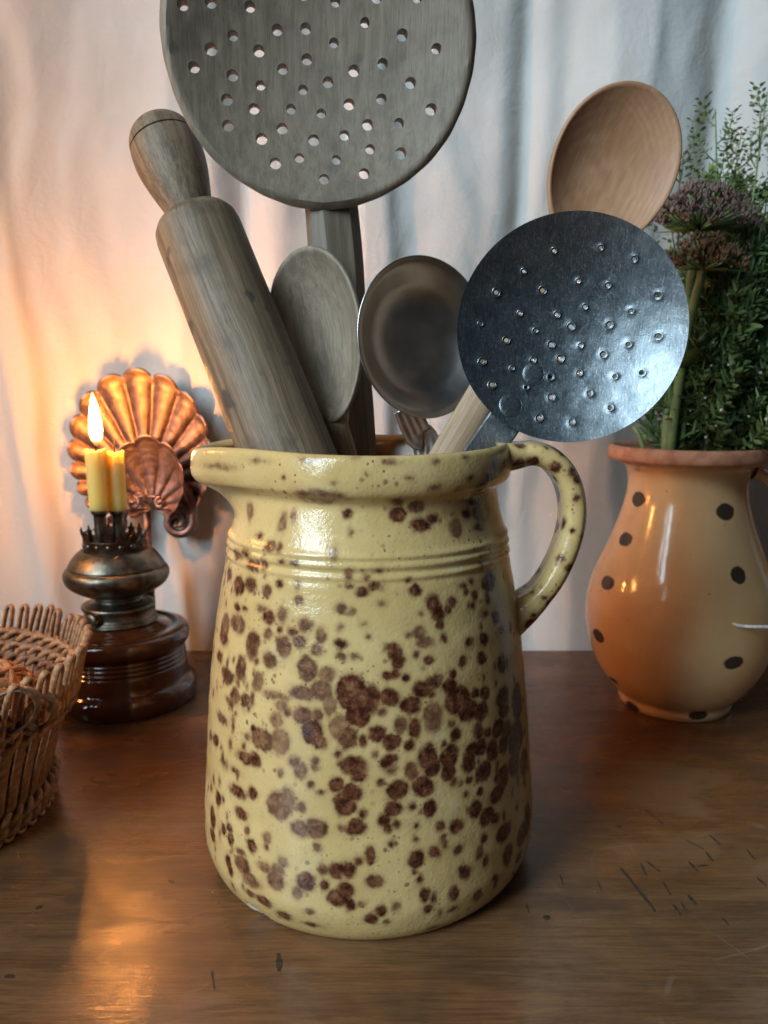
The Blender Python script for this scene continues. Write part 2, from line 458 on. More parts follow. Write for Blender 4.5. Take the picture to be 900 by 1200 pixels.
# gouges and burn marks
marks = [(445,365,548,495,5.5),(505,350,522,385,3.5),(522,342,565,375,3.5),(575,408,597,445,3.5),(608,480,627,505,5),
         (630,470,645,495,3),(655,450,675,475,5),(655,345,680,372,4),(682,358,712,355,3.5),(708,315,727,340,4),(720,262,750,290,3.2),
         (648,278,700,305,2.6),(520,182,575,228,3),(835,308,858,335,3),(868,395,893,418,3),(150,475,157,500,3),(255,385,265,415,2.5),
         (370,405,385,435,2),(760,520,778,540,2.5)]
caps = [(560+a/2.647, 880+b/2.647, 560+c/2.647, 880+d/2.647, r/2.647*.00042) for a, b, c, d, r in marks]
caps += [(326, 1119, 327, 1136, .0012), (199, 1032, 203, 1034, .0008), (168, 938, 170, 938, .0012), (47, 1063, 44, 1064, .0012),
         (640, 1075, 641, 1076, .0016), (700, 905, 701, 905, .0016), (725, 968, 726, 969, .0012), (248, 1138, 251, 1158, .0004), (8, 1144, 14, 1145, .0012)]

rg = random.Random(12)
for (u0, v0, u1, v1, r) in caps:                         # shallow charred gouges, slightly ragged
    A = ground(u0, v0); B = ground(u1, v1); d = (B-A); r *= 1.12
    d = d.normalized() if d.length > 1e-6 else Vector((1, 0, 0)); sd = Vector((-d.y, d.x, 0)); L = (B-A).length
    top = []
    for k in range(11):
        q = k/10; wq = r*(.35+.65*math.sin(PI*min(max(q, .06), .94))**.6)*rg.uniform(.7, 1.25)
        top.append((A-d*r*.7+d*((L+1.4*r)*q), wq))
    ring = [p+sd*wq for p, wq in top]+[p-sd*wq*rg.uniform(.7, 1.1) for p, wq in reversed(top)]
    n = len(ring); c = (A+B)/2
    V = [(p.x-c.x, p.y-c.y, .00018) for p in ring]+[(p.x-c.x, p.y-c.y, -.0005) for p in ring]
    mesh('gouge', V, [tuple(reversed(range(n)))]+[(k, (k+1) % n, (k+1) % n+n, k+n) for k in range(n)], M['gouge'], tab, False, T(c))

# ------------------------------------------------------------------ curtain
def curtain():
    xs = np.linspace(-1.15, 1.15, 560); zs = np.linspace(-.25, 1.05, 200)
    folds = [(-.62, -.03, .05, .02), (-.47, .04, .035, -.016), (-.375, -.10, .020, .014), (-.335, -.09, .014, -.012), (-.255, -.02, .05, .010), (-.175, .01, .028, -.016),
             (-.128, .0, .012, .018), (-.098, .01, .016, -.012), (-.035, -.01, .014, .010), (-.008, .0, .015, -.018), (.055, .03, .03, -.006),
             (.122, .02, .014, .012), (.155, .02, .018, .008), (.205, .04, .03, -.016), (.285, .06, .018, .012), (.34, .05, .03, -.012), (.43, .0, .04, .014), (.55, -.03, .05, -.016), (.72, 0, .05, .02), (.9, 0, .06, -.02)]
    V = []
    for z in zs:
        for x in xs:
            y = .752
            for (x0, sl, wd, am) in folds:
                f = 1.0 + .35*math.sin(z*7+x0*40)
                y += am*f*math.exp(-((x-x0-sl*(z-.2))/wd)**2)
            q = Vector((x*7, z*3.2, 3.1)); y += .010*noise.noise(q)
            q = Vector((x*22 + 2*noise.noise(Vector((x*6, z*6, 9))), z*9, 5.7)); y += .0045*noise.noise(q)
            q = Vector((x*60, z*34, 1.7)); y += .0014*noise.noise(q)
            y = max(y, .7385+.004*noise.noise(Vector((x*9, z*9, 0))))
            V.append((x, y, z))
    n = len(xs); Fc = [(i*n+k, i*n+k+1, (i+1)*n+k+1, (i+1)*n+k) for i in range(len(zs)-1) for k in range(n-1)]
    o = mesh('curtain', V, Fc, M['linen'])
    m = o.modifiers.new('thickness', 'SOLIDIFY'); m.thickness = .0012; m.offset = 1
    tag(o, 'pale linen curtain hanging in soft folds behind the table', 'curtain')
curtain()

# ------------------------------------------------------------------ spotted jug
JX, JY = -.0084, .41
outer = [(.0005,.003),(.070,.003),(.0795,.0),(.0838,.0025),(.0875,.0085),(.0897,.0165),(.0901,.026),(.0893,.042),(.0880,.056),(.0856,.088),(.0823,.120),(.0783,.146),(.0748,.165),
         (.0738,.1690),(.0744,.1712),(.0730,.1735),(.0740,.1762),(.0727,.1785),(.0732,.1803),(.0712,.1835),(.0688,.192),(.0674,.199),(.0676,.2030),(.0700,.2060),(.0726,.2082),(.0738,.2120),(.0741,.2170),(.0735,.2220),(.0722,.2250),(.0705,.2260)]
inner = [(.0690,.2248),(.0672,.219),(.0640,.208),(.0622,.200),(.0640,.188),(.0680,.170),(.0725,.150),(.0770,.120),(.0805,.088),(.0835,.05),(.0840,.025),(.080,.012),(.06,.008),(.0005,.008)]
def profile_radius(z):
    pts = [(r, q) for r, q in outer if r > .05][1:]
    for (r0, z0), (r1, z1) in zip(pts, pts[1:]):
        if z0 <= z <= z1: return r0+(r1-r0)*(z-z0)/max(z1-z0, 1e-6)
    return pts[0][0] if z < pts[0][1] else pts[-1][0]
def hit_lathe(u, v, cx, cy, rad):
    """photo pixel -> point on a surface of revolution standing at cx, cy"""
    o = Vector((0, 0, EYE)); a = (u-450)/F_PX; b = (600-v)/F_PX
    d = Vector((a, CP+b*SP, b*CP-SP)); t = (cy-.2)/d.y; step = .0015
    best = (9, t)
    while t*d.y < cy+.05:
        p = o+d*t; g = math.hypot(p.x-cx, p.y-cy)-rad(p.z)
        if g < 0:
            lo, hi = t-step, t
            for _ in range(12):
                mid = (lo+hi)/2; p = o+d*mid
                if math.hypot(p.x-cx, p.y-cy)-rad(p.z) < 0: hi = mid
                else: lo = mid
            return o+d*hi
        if g < best[0]: best = (g, t)
        t += step
    return o+d*best[1]
SP_J = [  # x, y, rx, ry in the photograph; optional fifth = paleness of the blotch
(373,582,28,9,.5),(295,600,3,9,.6),(331,613,4,11,.7),(344,604,3,6,.7),(407,601,6,5),(412,624,3,3,.6),(318,640,6,6,.5),(328,642,4,6,.5),(304,628,3,3),(279,650,4,6),(288,648,4,3),(294,662,4.5,7,.3),(302,662,3,7,.4),(311,662,4,7,.3),(330,658,4,3),(344,659,4,2.5),(391,651,3.5,7,.6),(280,687,6,11),(294,685,7,9,.2),(269,673,3,7),(329,684,4,5),(349,687,3,5,.4),(351,703,5,5,.3),(312,693,5,7,.4),(315,724,7,8),(331,720,5.5,9,.5),(279,731,8,10,.4),(264,735,4,16,.3),(297,751,7,12,.2),(331,753,8,8,.3),(351,753,9,7,.4),(359,733,8,8,.4),(376,747,6,9,.4),(342,740,5,4),(423,693,8,6),(430,676,4,3),(438,687,4,4.5),(411,687,4,3),(409,673,5,7,.3),(399,714,7,5,.4),(413,717,4,4,.4),(400,755,7,5),(399,735,4,4,.6),(425,732,4,3,.5),(432,745,3,3),(308,713,5,4,.4),(279,712,3,4),(287,713,3,4),(328,738,3,4),(314,742,5,6,.5),
(467,602,10,9),(466,588,8,5,.2),(488,594,11,8,.2),(493,615,12,9),(507,608,7,5),(535,619,8,11,.6),(530,603,3,3),(547,602,5,6),(561,584,13,8),(566,600,9,12,.3),(563,617,6,5),(510,572,5,3),(537,573,3,2),(565,570,8,6),(444,669,5,3.5),(441,687,8,4.5,.2),(478,680,3.5,3.5),(487,692,7,7),(447,708,4,3.5,.3),(508,708,8.5,11),(514,719,8,11),(515,732,5,6),(531,705,6,6),(525,714,4,5),(544,687,3,3),(547,694,3.5,4.5),(557,697,3.5,5.5),(574,682,7,11),(572,703,3,7),(569,719,3,4),(582,724,4,7),(492,741,7,8,.4),(479,745,4,4,.3),(498,753,10,6,.5),(522,749,4,5),(460,758,8,5),(567,750,5,8),(550,752,4.5,6),(551,709,2.5,4),(587,738,3,5),
(296,758,7,15,.3),(283,783,6,15,.2),(267,792,6,9,.2),(276,815,5,9,.2),(288,820,5,7,.2),(272,823,5,4,.3),(333,759,9,11,.4),(316,773,8,9,.3),(372,762,8,7,.5),(360,784,12,14,.2),(354,813,15,8,.3),(377,809,13,13,.4),(383,791,10,9,.6),(412,812,19,22),(419,838,15,13),(386,827,8,13,.8),(354,838,11,10,.2),(366,858,13,14),(374,870,10,8),(372,838,7,7,.4),(397,851,12,14,.8),(408,864,11,15,.2),(425,869,5,6),(401,756,6,5),(401,769,6,5,.4),(416,769,5,5,.3),(323,816,13,4,.7),(330,827,7,7,.7),(337,834,5,5,.3),(324,843,7,9,.8),(308,867,13,12,.3),(328,869,10,14,.8),(291,863,4,4),(297,854,3,4),(288,888,9,7),(299,890,7,8),(276,903,5,4),(280,927,10,7),(297,929,5,7),(344,893,7,6,.3),(353,904,8,9,.4),(369,891,5,5,.3),(368,900,5,4,.3),(364,919,4,4),(377,929,4,3),(394,920,9,9),(412,929,12,11),(414,898,18,12),(420,910,10,8),(397,884,6,5),(303,796,6,9,.7),(300,804,5,6,.6),(261,842,5,5,.4),(301,775,3,4),(258,769,3,7),(263,747,4,9),(254,867,3,6),(274,851,2,7),(328,904,3,4,.5),
(463,767,9,11),(466,775,8,9),(453,792,5,5),(463,791,6,5),(475,795,4.5,5),(489,766,3.5,4),(502,774,6,6),(497,783,2.5,3),(531,790,4,5),(542,776,5,7),(565,772,5,8),(588,778,5,11),(496,807,12,10),(505,801,10,9),(512,796,7,8,.3),(507,814,4,4),(434,820,13,16),(457,818,13,10),(481,827,13,10),(448,834,6,6,.2),(508,841,11,17,.5),(528,804,9,9),(537,820,15,16),(548,831,13,13),(564,834,8,11),(568,812,5,8),(557,813,5,7),(589,817,7,11),(590,833,6,7),(606,822,5,20),(442,860,10,9),(459,870,10,9),(470,849,8,10,.3),(486,853,8,10),(480,874,6,6),(534,860,6,8),(530,849,4,4),(561,857,5,10),(572,858,5,6),(584,853,7,10),(594,856,6,10),(454,893,9,9),(463,889,5,5),(459,902,7,7,.3),(483,903,8.5,9.5,.2),(440,884,4,5),(501,889,12,13),(508,900,10,10),(527,888,11,14),(526,905,9,10),(550,893,8,13),(563,876,8,10),(577,880,7,12),(554,878,7,7),(567,904,8.5,12),(590,873,5,10),(605,864,8,18),(590,909,6,12),(583,913,4,6),(603,895,6,13),(614,893,5,15),(466,926,13,11),(497,923,13,12),(446,918,5,5),(550,915,4,5),(504,874,5,4),(520,873,3.5,4),(546,931,4,4),(583,931,8,10),(563,929,4,5),
(328,944,15,15,.5),(338,938,8,14,.7),(353,947,6.5,7,.3),(370,970,13,12,.2),(352,971,12,9,.4),(404,944,13,13),(398,940,8,10),(418,969,12,10),(410,974,7,6),(400,972,4.5,4.5),(425,956,5,6),(283,953,7,7),(295,991,5,8),(271,983,3.5,7),(270,969,3,5),(263,972,3,6),(283,998,5,4,.4),(285,1013,8,10,.2),(314,981,4,5,.5),(313,992,2.5,3),(372,993,5,5,.4),(395,1020,10,9),(408,1020,8,9),(378,1018,6,6.5,.3),(360,1033,11,10),(380,1038,6,6),(396,1051,12,11),(406,1044,10,10),(411,1060,6,7),(423,1060,5,4,.3),(420,1008,5,5),(349,1048,6,7,.6),(311,1016,8,6,.4),(323,1031,10,11,.3),(332,1010,6,6,.5),(326,1020,7,7,.6),(294,1031,11,8,.5),(268,1009,3,8),(271,1020,3,6),(294,1046,6,4),(310,1056,8,6),(334,1073,10,6),(367,1083,10,3),(250,958,3,12),(257,936,3,7),(250,978,3,7),(363,1068,5,4,.4),
(461,949,11,9),(451,962,8,9),(464,966,6,5),(454,972,6,6),(484,946,5,5.5),(504,949,8,10),(493,953,3,3.5),(517,969,6,7),(536,969,8.5,8.5),(488,984,4,4),(458,990,5,5),(510,999,6,6),(537,997,5,6.5,.2),(488,1008,9,10),(434,1003,6,8.5),(439,1033,10,8,.2),(492,1031,5,6.5),(486,1023,4,4),(546,1023,6.5,9),(498,1050,6,8.5),(501,1066,6,5.5),(532,1048,6.5,8.5),(446,1068,7,7),(435,1076,9,7),(452,1080,4,3.5),(563,999,5,8,.3),(558,948,7,10),(572,957,8.5,9.5),(581,960,6,7),(568,983,4,5),(592,976,8,10),(596,1001,5,12),(612,978,5,13),(618,960,4,18),(561,1050,5.5,8,.3),(579,1029,3,4),(608,1004,3,6),(531,1066,4,3),(464,1062,5,5,.4),(507,1087,6,2.5),
(352,538,4,3),(300,540,5,2,.5),(415,537,4,2,.5),(455,541,7,2.5,.5),(480,560,3,2),(330,560,2,2),(430,556,2,1.6),(390,566,3,2),(545,536,4,2),(270,545,5,3,.5),(255,541,4,2,.5),(361,541,8,3),(512,541,3,2),(585,545,8,9,.2),(575,560,7,6),(593,535,6,6),(550,560,3,2)]

def make_jug():
    root = thing('spotted_jug', 'yellow glazed pottery jug with brown sponged spots, holding the kitchen utensils', 'jug', T(JX, JY, 0))
    prof = smooth_profile(outer, 9)
    # even spacing along the profile
    def resample(p, step):
        p = np.array(p); d = np.r_[0, np.cumsum(np.hypot(*np.diff(p, axis=0).T))]
        s = np.linspace(0, d[-1], int(d[-1]/step)+1)
        return list(zip(np.interp(s, d, p[:, 0]), np.interp(s, d, p[:, 1])))
    po = resample(prof, .0010); pi = resample(smooth_profile([outer[-1]]+inner, 6), .004)[1:]
    pr = po+pi; seg = 520
    V, Fc = lathe(pr, seg)
    A = np.array(V); th = np.arctan2(A[:, 1], A[:, 0]); r = np.hypot(A[:, 0], A[:, 1]); z = A[:, 2].copy()
    def ss(a, b, x): q = np.clip((x-a)/(b-a), 0, 1); return q*q*(3-2*q)
    wt = ss(.188, .214, z)
    dth = (th-math.radians(186)+PI) % (2*PI)-PI
    g = np.exp(-(np.abs(dth)/.44)**2.2)
    r = r + wt*(.0165*g - .0022*np.exp(-((np.abs(dth)-.85)/.3)**2))
    z = z - wt*.0030*np.exp(-(dth/.30)**2)
    # hand-thrown unevenness
    r = r*(1+.004*np.sin(2*th+.6)+.0025*np.sin(3*th+z*40)) + .0001*np.sin(z*420+.6*np.sin(th*2))
    z = z + wt*.0009*np.sin(2*th+1.2)
    A = np.c_[r*np.cos(th), r*np.sin(th), z]
    # spot distance field on the surface
    nout = len(po)*seg
    sd = np.full(len(A), .02); tint = np.zeros(len(A))
    thv = th[:nout]; zv = A[:nout, 2]; rv = r[:nout]
    S = []
    for s in SP_J:
        p = hit_lathe(s[0], s[1], JX, JY, profile_radius)
        ang = math.atan2(p.y-JY, p.x-JX); nrm = Vector((math.cos(ang), math.sin(ang), 0)); view = (Vector((0, 0, EYE))-p); dist = view.length
        vh = Vector((view.x, view.y, 0)).normalized(); c = max(nrm.dot(vh), .30)
        dep = p.y*CP-(p.z-EYE)*SP
        S.append((ang, p.z, s[2]*1.02/F_PX*dep/c, s[3]*1.02/F_PX*dep/math.cos(math.radians(24) if p.z < .12 else .1), s[4] if len(s) > 4 else 0.0))
    rr = random.Random(5)
    for i in range(330):                                  # the sides and back carry the same sponging
        ang = rr.uniform(-.05, PI+.05); zz = rr.uniform(.01, .166); q = rr.choice((.0012, .0018, .0022, .003, .0045))*rr.uniform(.7, 1.4)
        S.append((ang, zz, q, q*rr.uniform(.8, 1.5), rr.choice((0, 0, .2, .4))))
    for i in range(90):                                   # fine flecks on the left flank
        ang = math.radians(rr.uniform(178, 232)); zz = rr.uniform(.012, .172); q = rr.uniform(.0007, .0016)
        S.append((ang, zz, q, q*rr.uniform(1, 2.2), .2))
    for i in range(70):
        ang = math.radians(rr.uniform(-75, -2)); zz = rr.uniform(.012, .172); q = rr.uniform(.0007, .0017)
        S.append((ang, zz, q, q*rr.uniform(1, 1.8), 0))
    so = sd[:nout]; to = tint[:nout]
    for (ang, zz, a, b, pale) in S:
        near = np.abs(zv-zz) < b+.006
        dx = ((thv[near]-ang+PI) % (2*PI)-PI)*rv[near]; dz = zv[near]-zz
        k = np.sqrt((dx/a)**2+(dz/b)**2); d = (k-1)*min(a, b)
        cur = so[near]; upd = d < cur
        tt = to[near]; tt[upd] = pale*.75; to[near] = tt
        so[near] = np.minimum(cur, d)
    chip = np.zeros(len(A))
    pc = hit_lathe(297, 1056, JX, JY, profile_radius); ca = math.atan2(pc.y-JY, pc.x-JX)
    dx = ((thv-ca+PI) % (2*PI)-PI)*rv; dz = zv-.0035
    cf = (np.abs(dx)/.0085)**2+(np.abs(dz+.2*dx)/.0042)**2 + .35*np.sin(dx*1900)*np.cos(dz*2600)
    chip[:nout] = np.clip((1.15-cf)*3, 0, 1)
    A[:nout, :2] *= (1-.014*chip[:nout])[:, None]
    nf = (len(po)-1)*seg
    midx = [0]*(nf+seg)+[1]*(len(Fc)-nf-seg)
    o = mesh('body', A, Fc, M['jug'], root, mats=[M['jug_inside']], midx=midx)
    for nme, arr in (('spot', sd), ('tint', tint), ('chip', chip)):
        at_ = o.data.attributes.new(nme, 'FLOAT', 'POINT'); at_.data.foreach_set('value', arr.astype(np.float32))
    # strap handle
    px = [(592, 536), (606, 533), (626, 531), (645, 539), (661, 558), (669, 584), (669, 612), (661, 642), (648, 670), (632, 693), (619, 711), (610, 730)]
    path = [at(u, v, JY-.006)-Vector((JX, JY, 0)) for u, v in px]
    path[-1].x -= .010; path[-2].x -= .003; path[0].x -= .006
    path = crom(path, 6); n = len(path)
    sec = []
    for k in range(28):
        a = 2*PI*k/28; c, s = math.cos(a), math.sin(a)
        x = .0066*math.copysign(abs(c)**.8, c); y = .0128*math.copysign(abs(s)**.75, s)
        x *= 1-.22*math.exp(-(y/.0045)**2)*(1 if c > 0 else .3)
        sec.append((x, y))
    m = MB(); rad = [1.0+.35*max(0, 1-i/8)+.45*max(0, 1-(n-1-i)/12) for i in range(n)]
    m.tube(path, rad, section=sec, up=None)
    # a stable frame: strap lies across Y
    m.v = []; m.f = []
    m2 = MB(); o0 = 0
    for i, p in enumerate(path):
        t = (path[min(i+1, n-1)]-path[max(i-1, 0)]).normalized(); b = Vector((0, 1, 0)); nn = b.cross(t).normalized()
        for (a, c) in sec: m2.v.append(tuple(p+nn*(a*rad[i])+b*(c*rad[i])))
    q = len(sec)
    for i in range(n-1):
        for k in range(q):
            k2 = (k+1) % q; m2.f.append((i*q+k, i*q+k2, (i+1)*q+k2, (i+1)*q+k))
    m2.f += [tuple(range(q)), tuple(reversed(range((n-1)*q, n*q)))]
    h = m2.build('handle', M['jug'], root)
    HV = np.array(m2.v); sdh = np.full(len(HV), .02); rr = random.Random(8)
    for i in range(85):
        c = HV[rr.randrange(len(HV))]; a = rr.choice((.0009, .0014, .002, .003))*rr.uniform(.7, 1.2)
        sdh = np.minimum(sdh, np.linalg.norm(HV-c, axis=1)-a)
    at_ = h.data.attributes.new('spot', 'FLOAT', 'POINT'); at_.data.foreach_set('value', sdh.astype(np.float32))
make_jug()

# ------------------------------------------------------------------ perforated dishes
def dish(R, holes, ffront, fback, wob=None, grid=.0035, hseg=14, hr_out=1.5, hole_z=None):
    """front sheet, back sheet and walls of a round plate pierced by round holes; local z is the front"""
    outline = []
    NO = 160
    for k in range(NO):
        a = 2*PI*k/NO; rr = R*(1+(wob(a) if wob else 0)); outline.append(Vector((rr*math.cos(a), rr*math.sin(a))))
    pts = list(outline); edges = [(k, (k+1) % NO) for k in range(NO)]
    loops = []
    for (hx, hy, hr) in holes:
        o = len(pts); lp = [Vector((hx+hr*math.cos(2*PI*k/hseg), hy+hr*math.sin(2*PI*k/hseg))) for k in range(hseg)]
        loops.append(lp); pts += lp; edges += [(o+k, o+(k+1) % hseg) for k in range(hseg)]
        for f in (1.25, hr_out, hr_out*1.4):
            pts += [Vector((hx+hr*f*math.cos(2*PI*(k+.5)/hseg), hy+hr*f*math.sin(2*PI*(k+.5)/hseg))) for k in range(hseg)]
    for f in (.99, .975, .955, .93):
        for k in range(120):
            a = 2*PI*k/120; rr = R*f*(1+(wob(a) if wob else 0)); pts.append(Vector((rr*math.cos(a), rr*math.sin(a))))
    n = int(R/grid)+1
    for i in range(-n, n+1):
        for j in range(-n, n+1):
            p = Vector(((i+.5*(j & 1))*grid, j*grid*.866))
            if p.length > R*.915: continue
            if any((p.x-hx)**2+(p.y-hy)**2 < (hr*hr_out*1.55)**2 for hx, hy, hr in holes): continue
            pts.append(p)
    res = delaunay_2d_cdt(pts, edges, [], 0, 1e-7)
    P2, tris = res[0], res[2]
    keep = []
    for t in tris:
        c = (P2[t[0]]+P2[t[1]]+P2[t[2]])/3
        if any((c.x-hx)**2+(c.y-hy)**2 < (hr*.985*math.cos(PI/hseg))**2 for hx, hy, hr in holes): continue
        keep.append(tuple(t))
    N = len(P2)
    V = [(p.x, p.y, ffront(p.x, p.y)) for p in P2]+[(p.x, p.y, fback(p.x, p.y)) for p in P2]
    Fc = keep+[(c+N, b+N, a+N) for a, b, c in keep]
    def wall(lp, flip, steps=1):
        o = len(V); q = len(lp)
        for p in lp: V.append((p.x, p.y, ffront(p.x, p.y)))
        for p in lp: V.append((p.x, p.y, fback(p.x, p.y)))
        for k in range(q):
            k2 = (k+1) % q; f = (o+k, o+q+k, o+q+k2, o+k2)
            Fc.append(tuple(reversed(f)) if flip else f)
    wall(outline, False)
    for lp in loops: wall(lp, True)
    return V, Fc

def wooden_skimmer():
    cx, cy, Y = 374.5, 55, .472
    c = at(cx, cy, Y); R = 179.5/F_PX*(Y*CP-(c.z-EYE)*SP)
    raw = [(92,57),(162,40),(262,37),(333,85),(410,77),(487,108),(572,58),(673,90),(764,128),(215,110),(157,150),(112,200),(282,140),(345,180),(412,152),(400,230),(470,208),(542,177),(621,160),(697,210),(210,208),(284,226),(194,271),(265,288),(366,282),(450,290),(528,264),(618,250),(195,338),(284,366),(341,335),(428,362),(514,347),(579,318),(665,315),(752,281),(321,430),(387,412),(490,414),(585,384),(669,396),(455,468),(567,451),(491,10),(328,0),(405,-2),(710,3),(603,0)]
    H = []
    for x, y in raw:
        u, v = 180+x/2.3077, y/2.3077
        H.append(((u-cx)/181.5*R, (cy-v)/181.5*R))
    for (hx, hy) in list(H):
        if hy < -.325*R: H.append((-hx*.97, -hy*1.0))
    rr = random.Random(3); holes = [(hx, hy, .0030*rr.uniform(.9, 1.12)) for hx, hy in H]
    depth = .021
    def wob(a): return .006*math.sin(3*a+.5)+.004*math.sin(7*a)+.0015*math.sin(31*a)
    def edge(x, y):
        q = math.hypot(x, y)/R
        return q
    def ff(x, y):
        q = edge(x, y); z = depth*(q*q)
        if q > .95: z -= .0045*((q-.95)/.05)**1.5
        return z + .00035*noise.noise(Vector((x*260, y*90, 0)))
    def fb(x, y):
        q = edge(x, y); return depth*(q*q)-.0105+.002*max(0, (q-.9)/.1)**2
    M0 = frame(c+Vector((0, .004, 0)), (.10, -.985, -.10))
    hb = at(413, 531, .463); ht = at(387, 228, .482)
    root = thing('wooden_skimmer', 'large weathered grey wooden skimmer with a round perforated head at the top', 'skimmer', T(hb))
    V, Fc = dish(R, holes, ff, fb, wob, .0042, 14, 1.45)
    o = mesh('perforated_head', V, Fc, M['grey_wood'], root, True, T(-hb) @ M0)
    o.data.set_sharp_from_angle(angle=math.radians(38))
    d = (hb-ht).normalized(); low = hb+d*.165
    L = (ht-low).length
    a, b, ch = .0148, .0092, .0042
    sec = [(a, -b+ch), (a, b-ch), (a-ch, b), (-a+ch, b), (-a, b-ch), (-a, -b+ch), (-a+ch*1.6, -b), (a-ch*1.6, -b)]
    V = []; Fc = []; ns = 30; q = len(sec)
    for i in range(ns+1):
        t = i/ns; s = .80+.22*t+.012*math.sin(t*17)
        V += [(x*s+.0004*math.sin(t*23+k), y*s, t*L) for k, (x, y) in enumerate(sec)]
    for i in range(ns):
        for k in range(q): k2 = (k+1) % q; Fc.append((i*q+k, i*q+k2, (i+1)*q+k2, (i+1)*q+k))
    Fc += [tuple(reversed(range(q))), tuple(range(ns*q, ns*q+q))]
    ml = along(low, ht, (.38, -1, 0))
    h = mesh('handle', V, Fc, M['grey_wood_z'], root, True, T(-hb) @ ml)
    h.data.set_sharp_from_angle(angle=math.radians(30))
wooden_skimmer()

def steel_skimmer():
    cx, cy, Y = 666, 388, .402
    c = at(cx, cy, Y); R = 127.5/F_PX*(Y*CP-(c.z-EYE)*SP)
    raw = [(371,164),(539,158),(658,203),(262,234),(465,271),(573,289),(162,311),(334,302),(747,334),(252,386),(391,391),(494,364),(660,384),(105,427),(312,450),(446,436),(586,432),(203,487),(374,503),(484,508),(657,507),(757,480),(569,543),(410,557),(115,568),(227,593),(306,563),(375,627),(482,612),(613,626),(707,612),(284,666),(154,656),(379,704),(522,689),(598,741),(336,782),(458,797)]
    rr = random.Random(4)
    k = R/417.0
    H = [((x-437)*k, (453-y)*k, .00092*rr.uniform(.75, 1.25)) for x, y in raw]
    Rs = .100
    def cap(x, y): return (x*x+y*y)/(2*Rs)
    def ff(x, y):
        z = cap(x, y)+.0003*noise.noise(Vector((x*130, y*130, 3)))
        for hx, hy, hr in H:
            d = math.hypot(x-hx, y-hy)
            if d < .004: z += .00035*math.exp(-((d-hr*1.8)/(.55*hr))**2)
        return z
    def fb(x, y): return cap(x, y)-.0014
    M0 = frame(c, (-.17, -.985, .0))
    hd = Vector((-.557, -.83, 0))
    base = M0 @ Vector((hd.x*(R+.10), hd.y*(R+.10), -.002))
    root = thing('steel_skimmer', 'round dark steel skimmer with punched holes in front of the tall wooden spoon', 'skimmer', T(base))
    L = T(-base) @ M0
    V, Fc = dish(R, H, ff, fb, None, .0028, 12, 1.9)
    o = mesh('perforated_disc', V, Fc, M['black_steel'], root, True, L)
    o.data.set_sharp_from_angle(angle=math.radians(50))
    for hx, hy, hr in H:                                   # burr of bare metal round every punched hole
        m = MB(); ring = []
        for j in range(14):
            a = 2*PI*j/14; q = hr*(1.85+.10*rr.uniform(-1, 1)); x, y = hx+q*math.cos(a), hy+q*math.sin(a)
            ring.append((x, y, cap(x, y)+.0006))
        m.tube(ring, .00021, 6, closed=True)
        m.build('hole_burr', M['punched'], o)
    for (x, y, r) in ((311, 616, 40), (227, 735, 43)):
        x, y, r = (x-437)*k, (453-y)*k, r*k
        V, Fc = lathe([(r*1.0, -.0008), (r*1.0, .0004), (r*.93, .00055), (r*.6, .00062), (.0001, .00065)], 40)
        nrm = Vector((-x/Rs, -y/Rs, 1)).normalized()
        mesh('rivet', V, Fc, M['black_steel'], root, True, L @ T(x, y, cap(x, y)) @ nrm.to_track_quat('Z', 'Y').to_matrix().to_4x4())
        m = MB(); m.tube([(r*1.02*math.cos(2*PI*j/40), r*1.02*math.sin(2*PI*j/40), .0002) for j in range(40)], .00028, 5, closed=True)
        m.build('rivet_edge', M['punched'], root, True, L @ T(x, y, cap(x, y)) @ nrm.to_track_quat('Z', 'Y').to_matrix().to_4x4())
    path = [hd*(.022)+Vector((0, 0, .0005)), hd*(.04)+Vector((0, 0, .0045)), hd*(R*.97)+Vector((0, 0, .0125)), hd*(R+.012)+Vector((0, 0, .0125)), hd*(R+.05)+Vector((0, 0, .006)), hd*(R+.10)+Vector((0, 0, -.002))]
    path = crom(path, 5)
    sec = [(.0013, -.008), (.0013, .008), (.0008, .0088), (-.0008, .0088), (-.0013, .008), (-.0013, -.008), (-.0008, -.0088), (.0008, -.0088)]
    m = MB(); m.tube(path, 1.0, section=sec, up=(0, 0, 1))
    for i in range(len(m.v)): m.v[i] = (m.v[i][0], m.v[i][1], m.v[i][2]-.0035)
    h = m.build('handle', M['black_steel'], root, True, L)
    h.data.set_sharp_from_angle(angle=math.radians(30))
steel_skimmer()

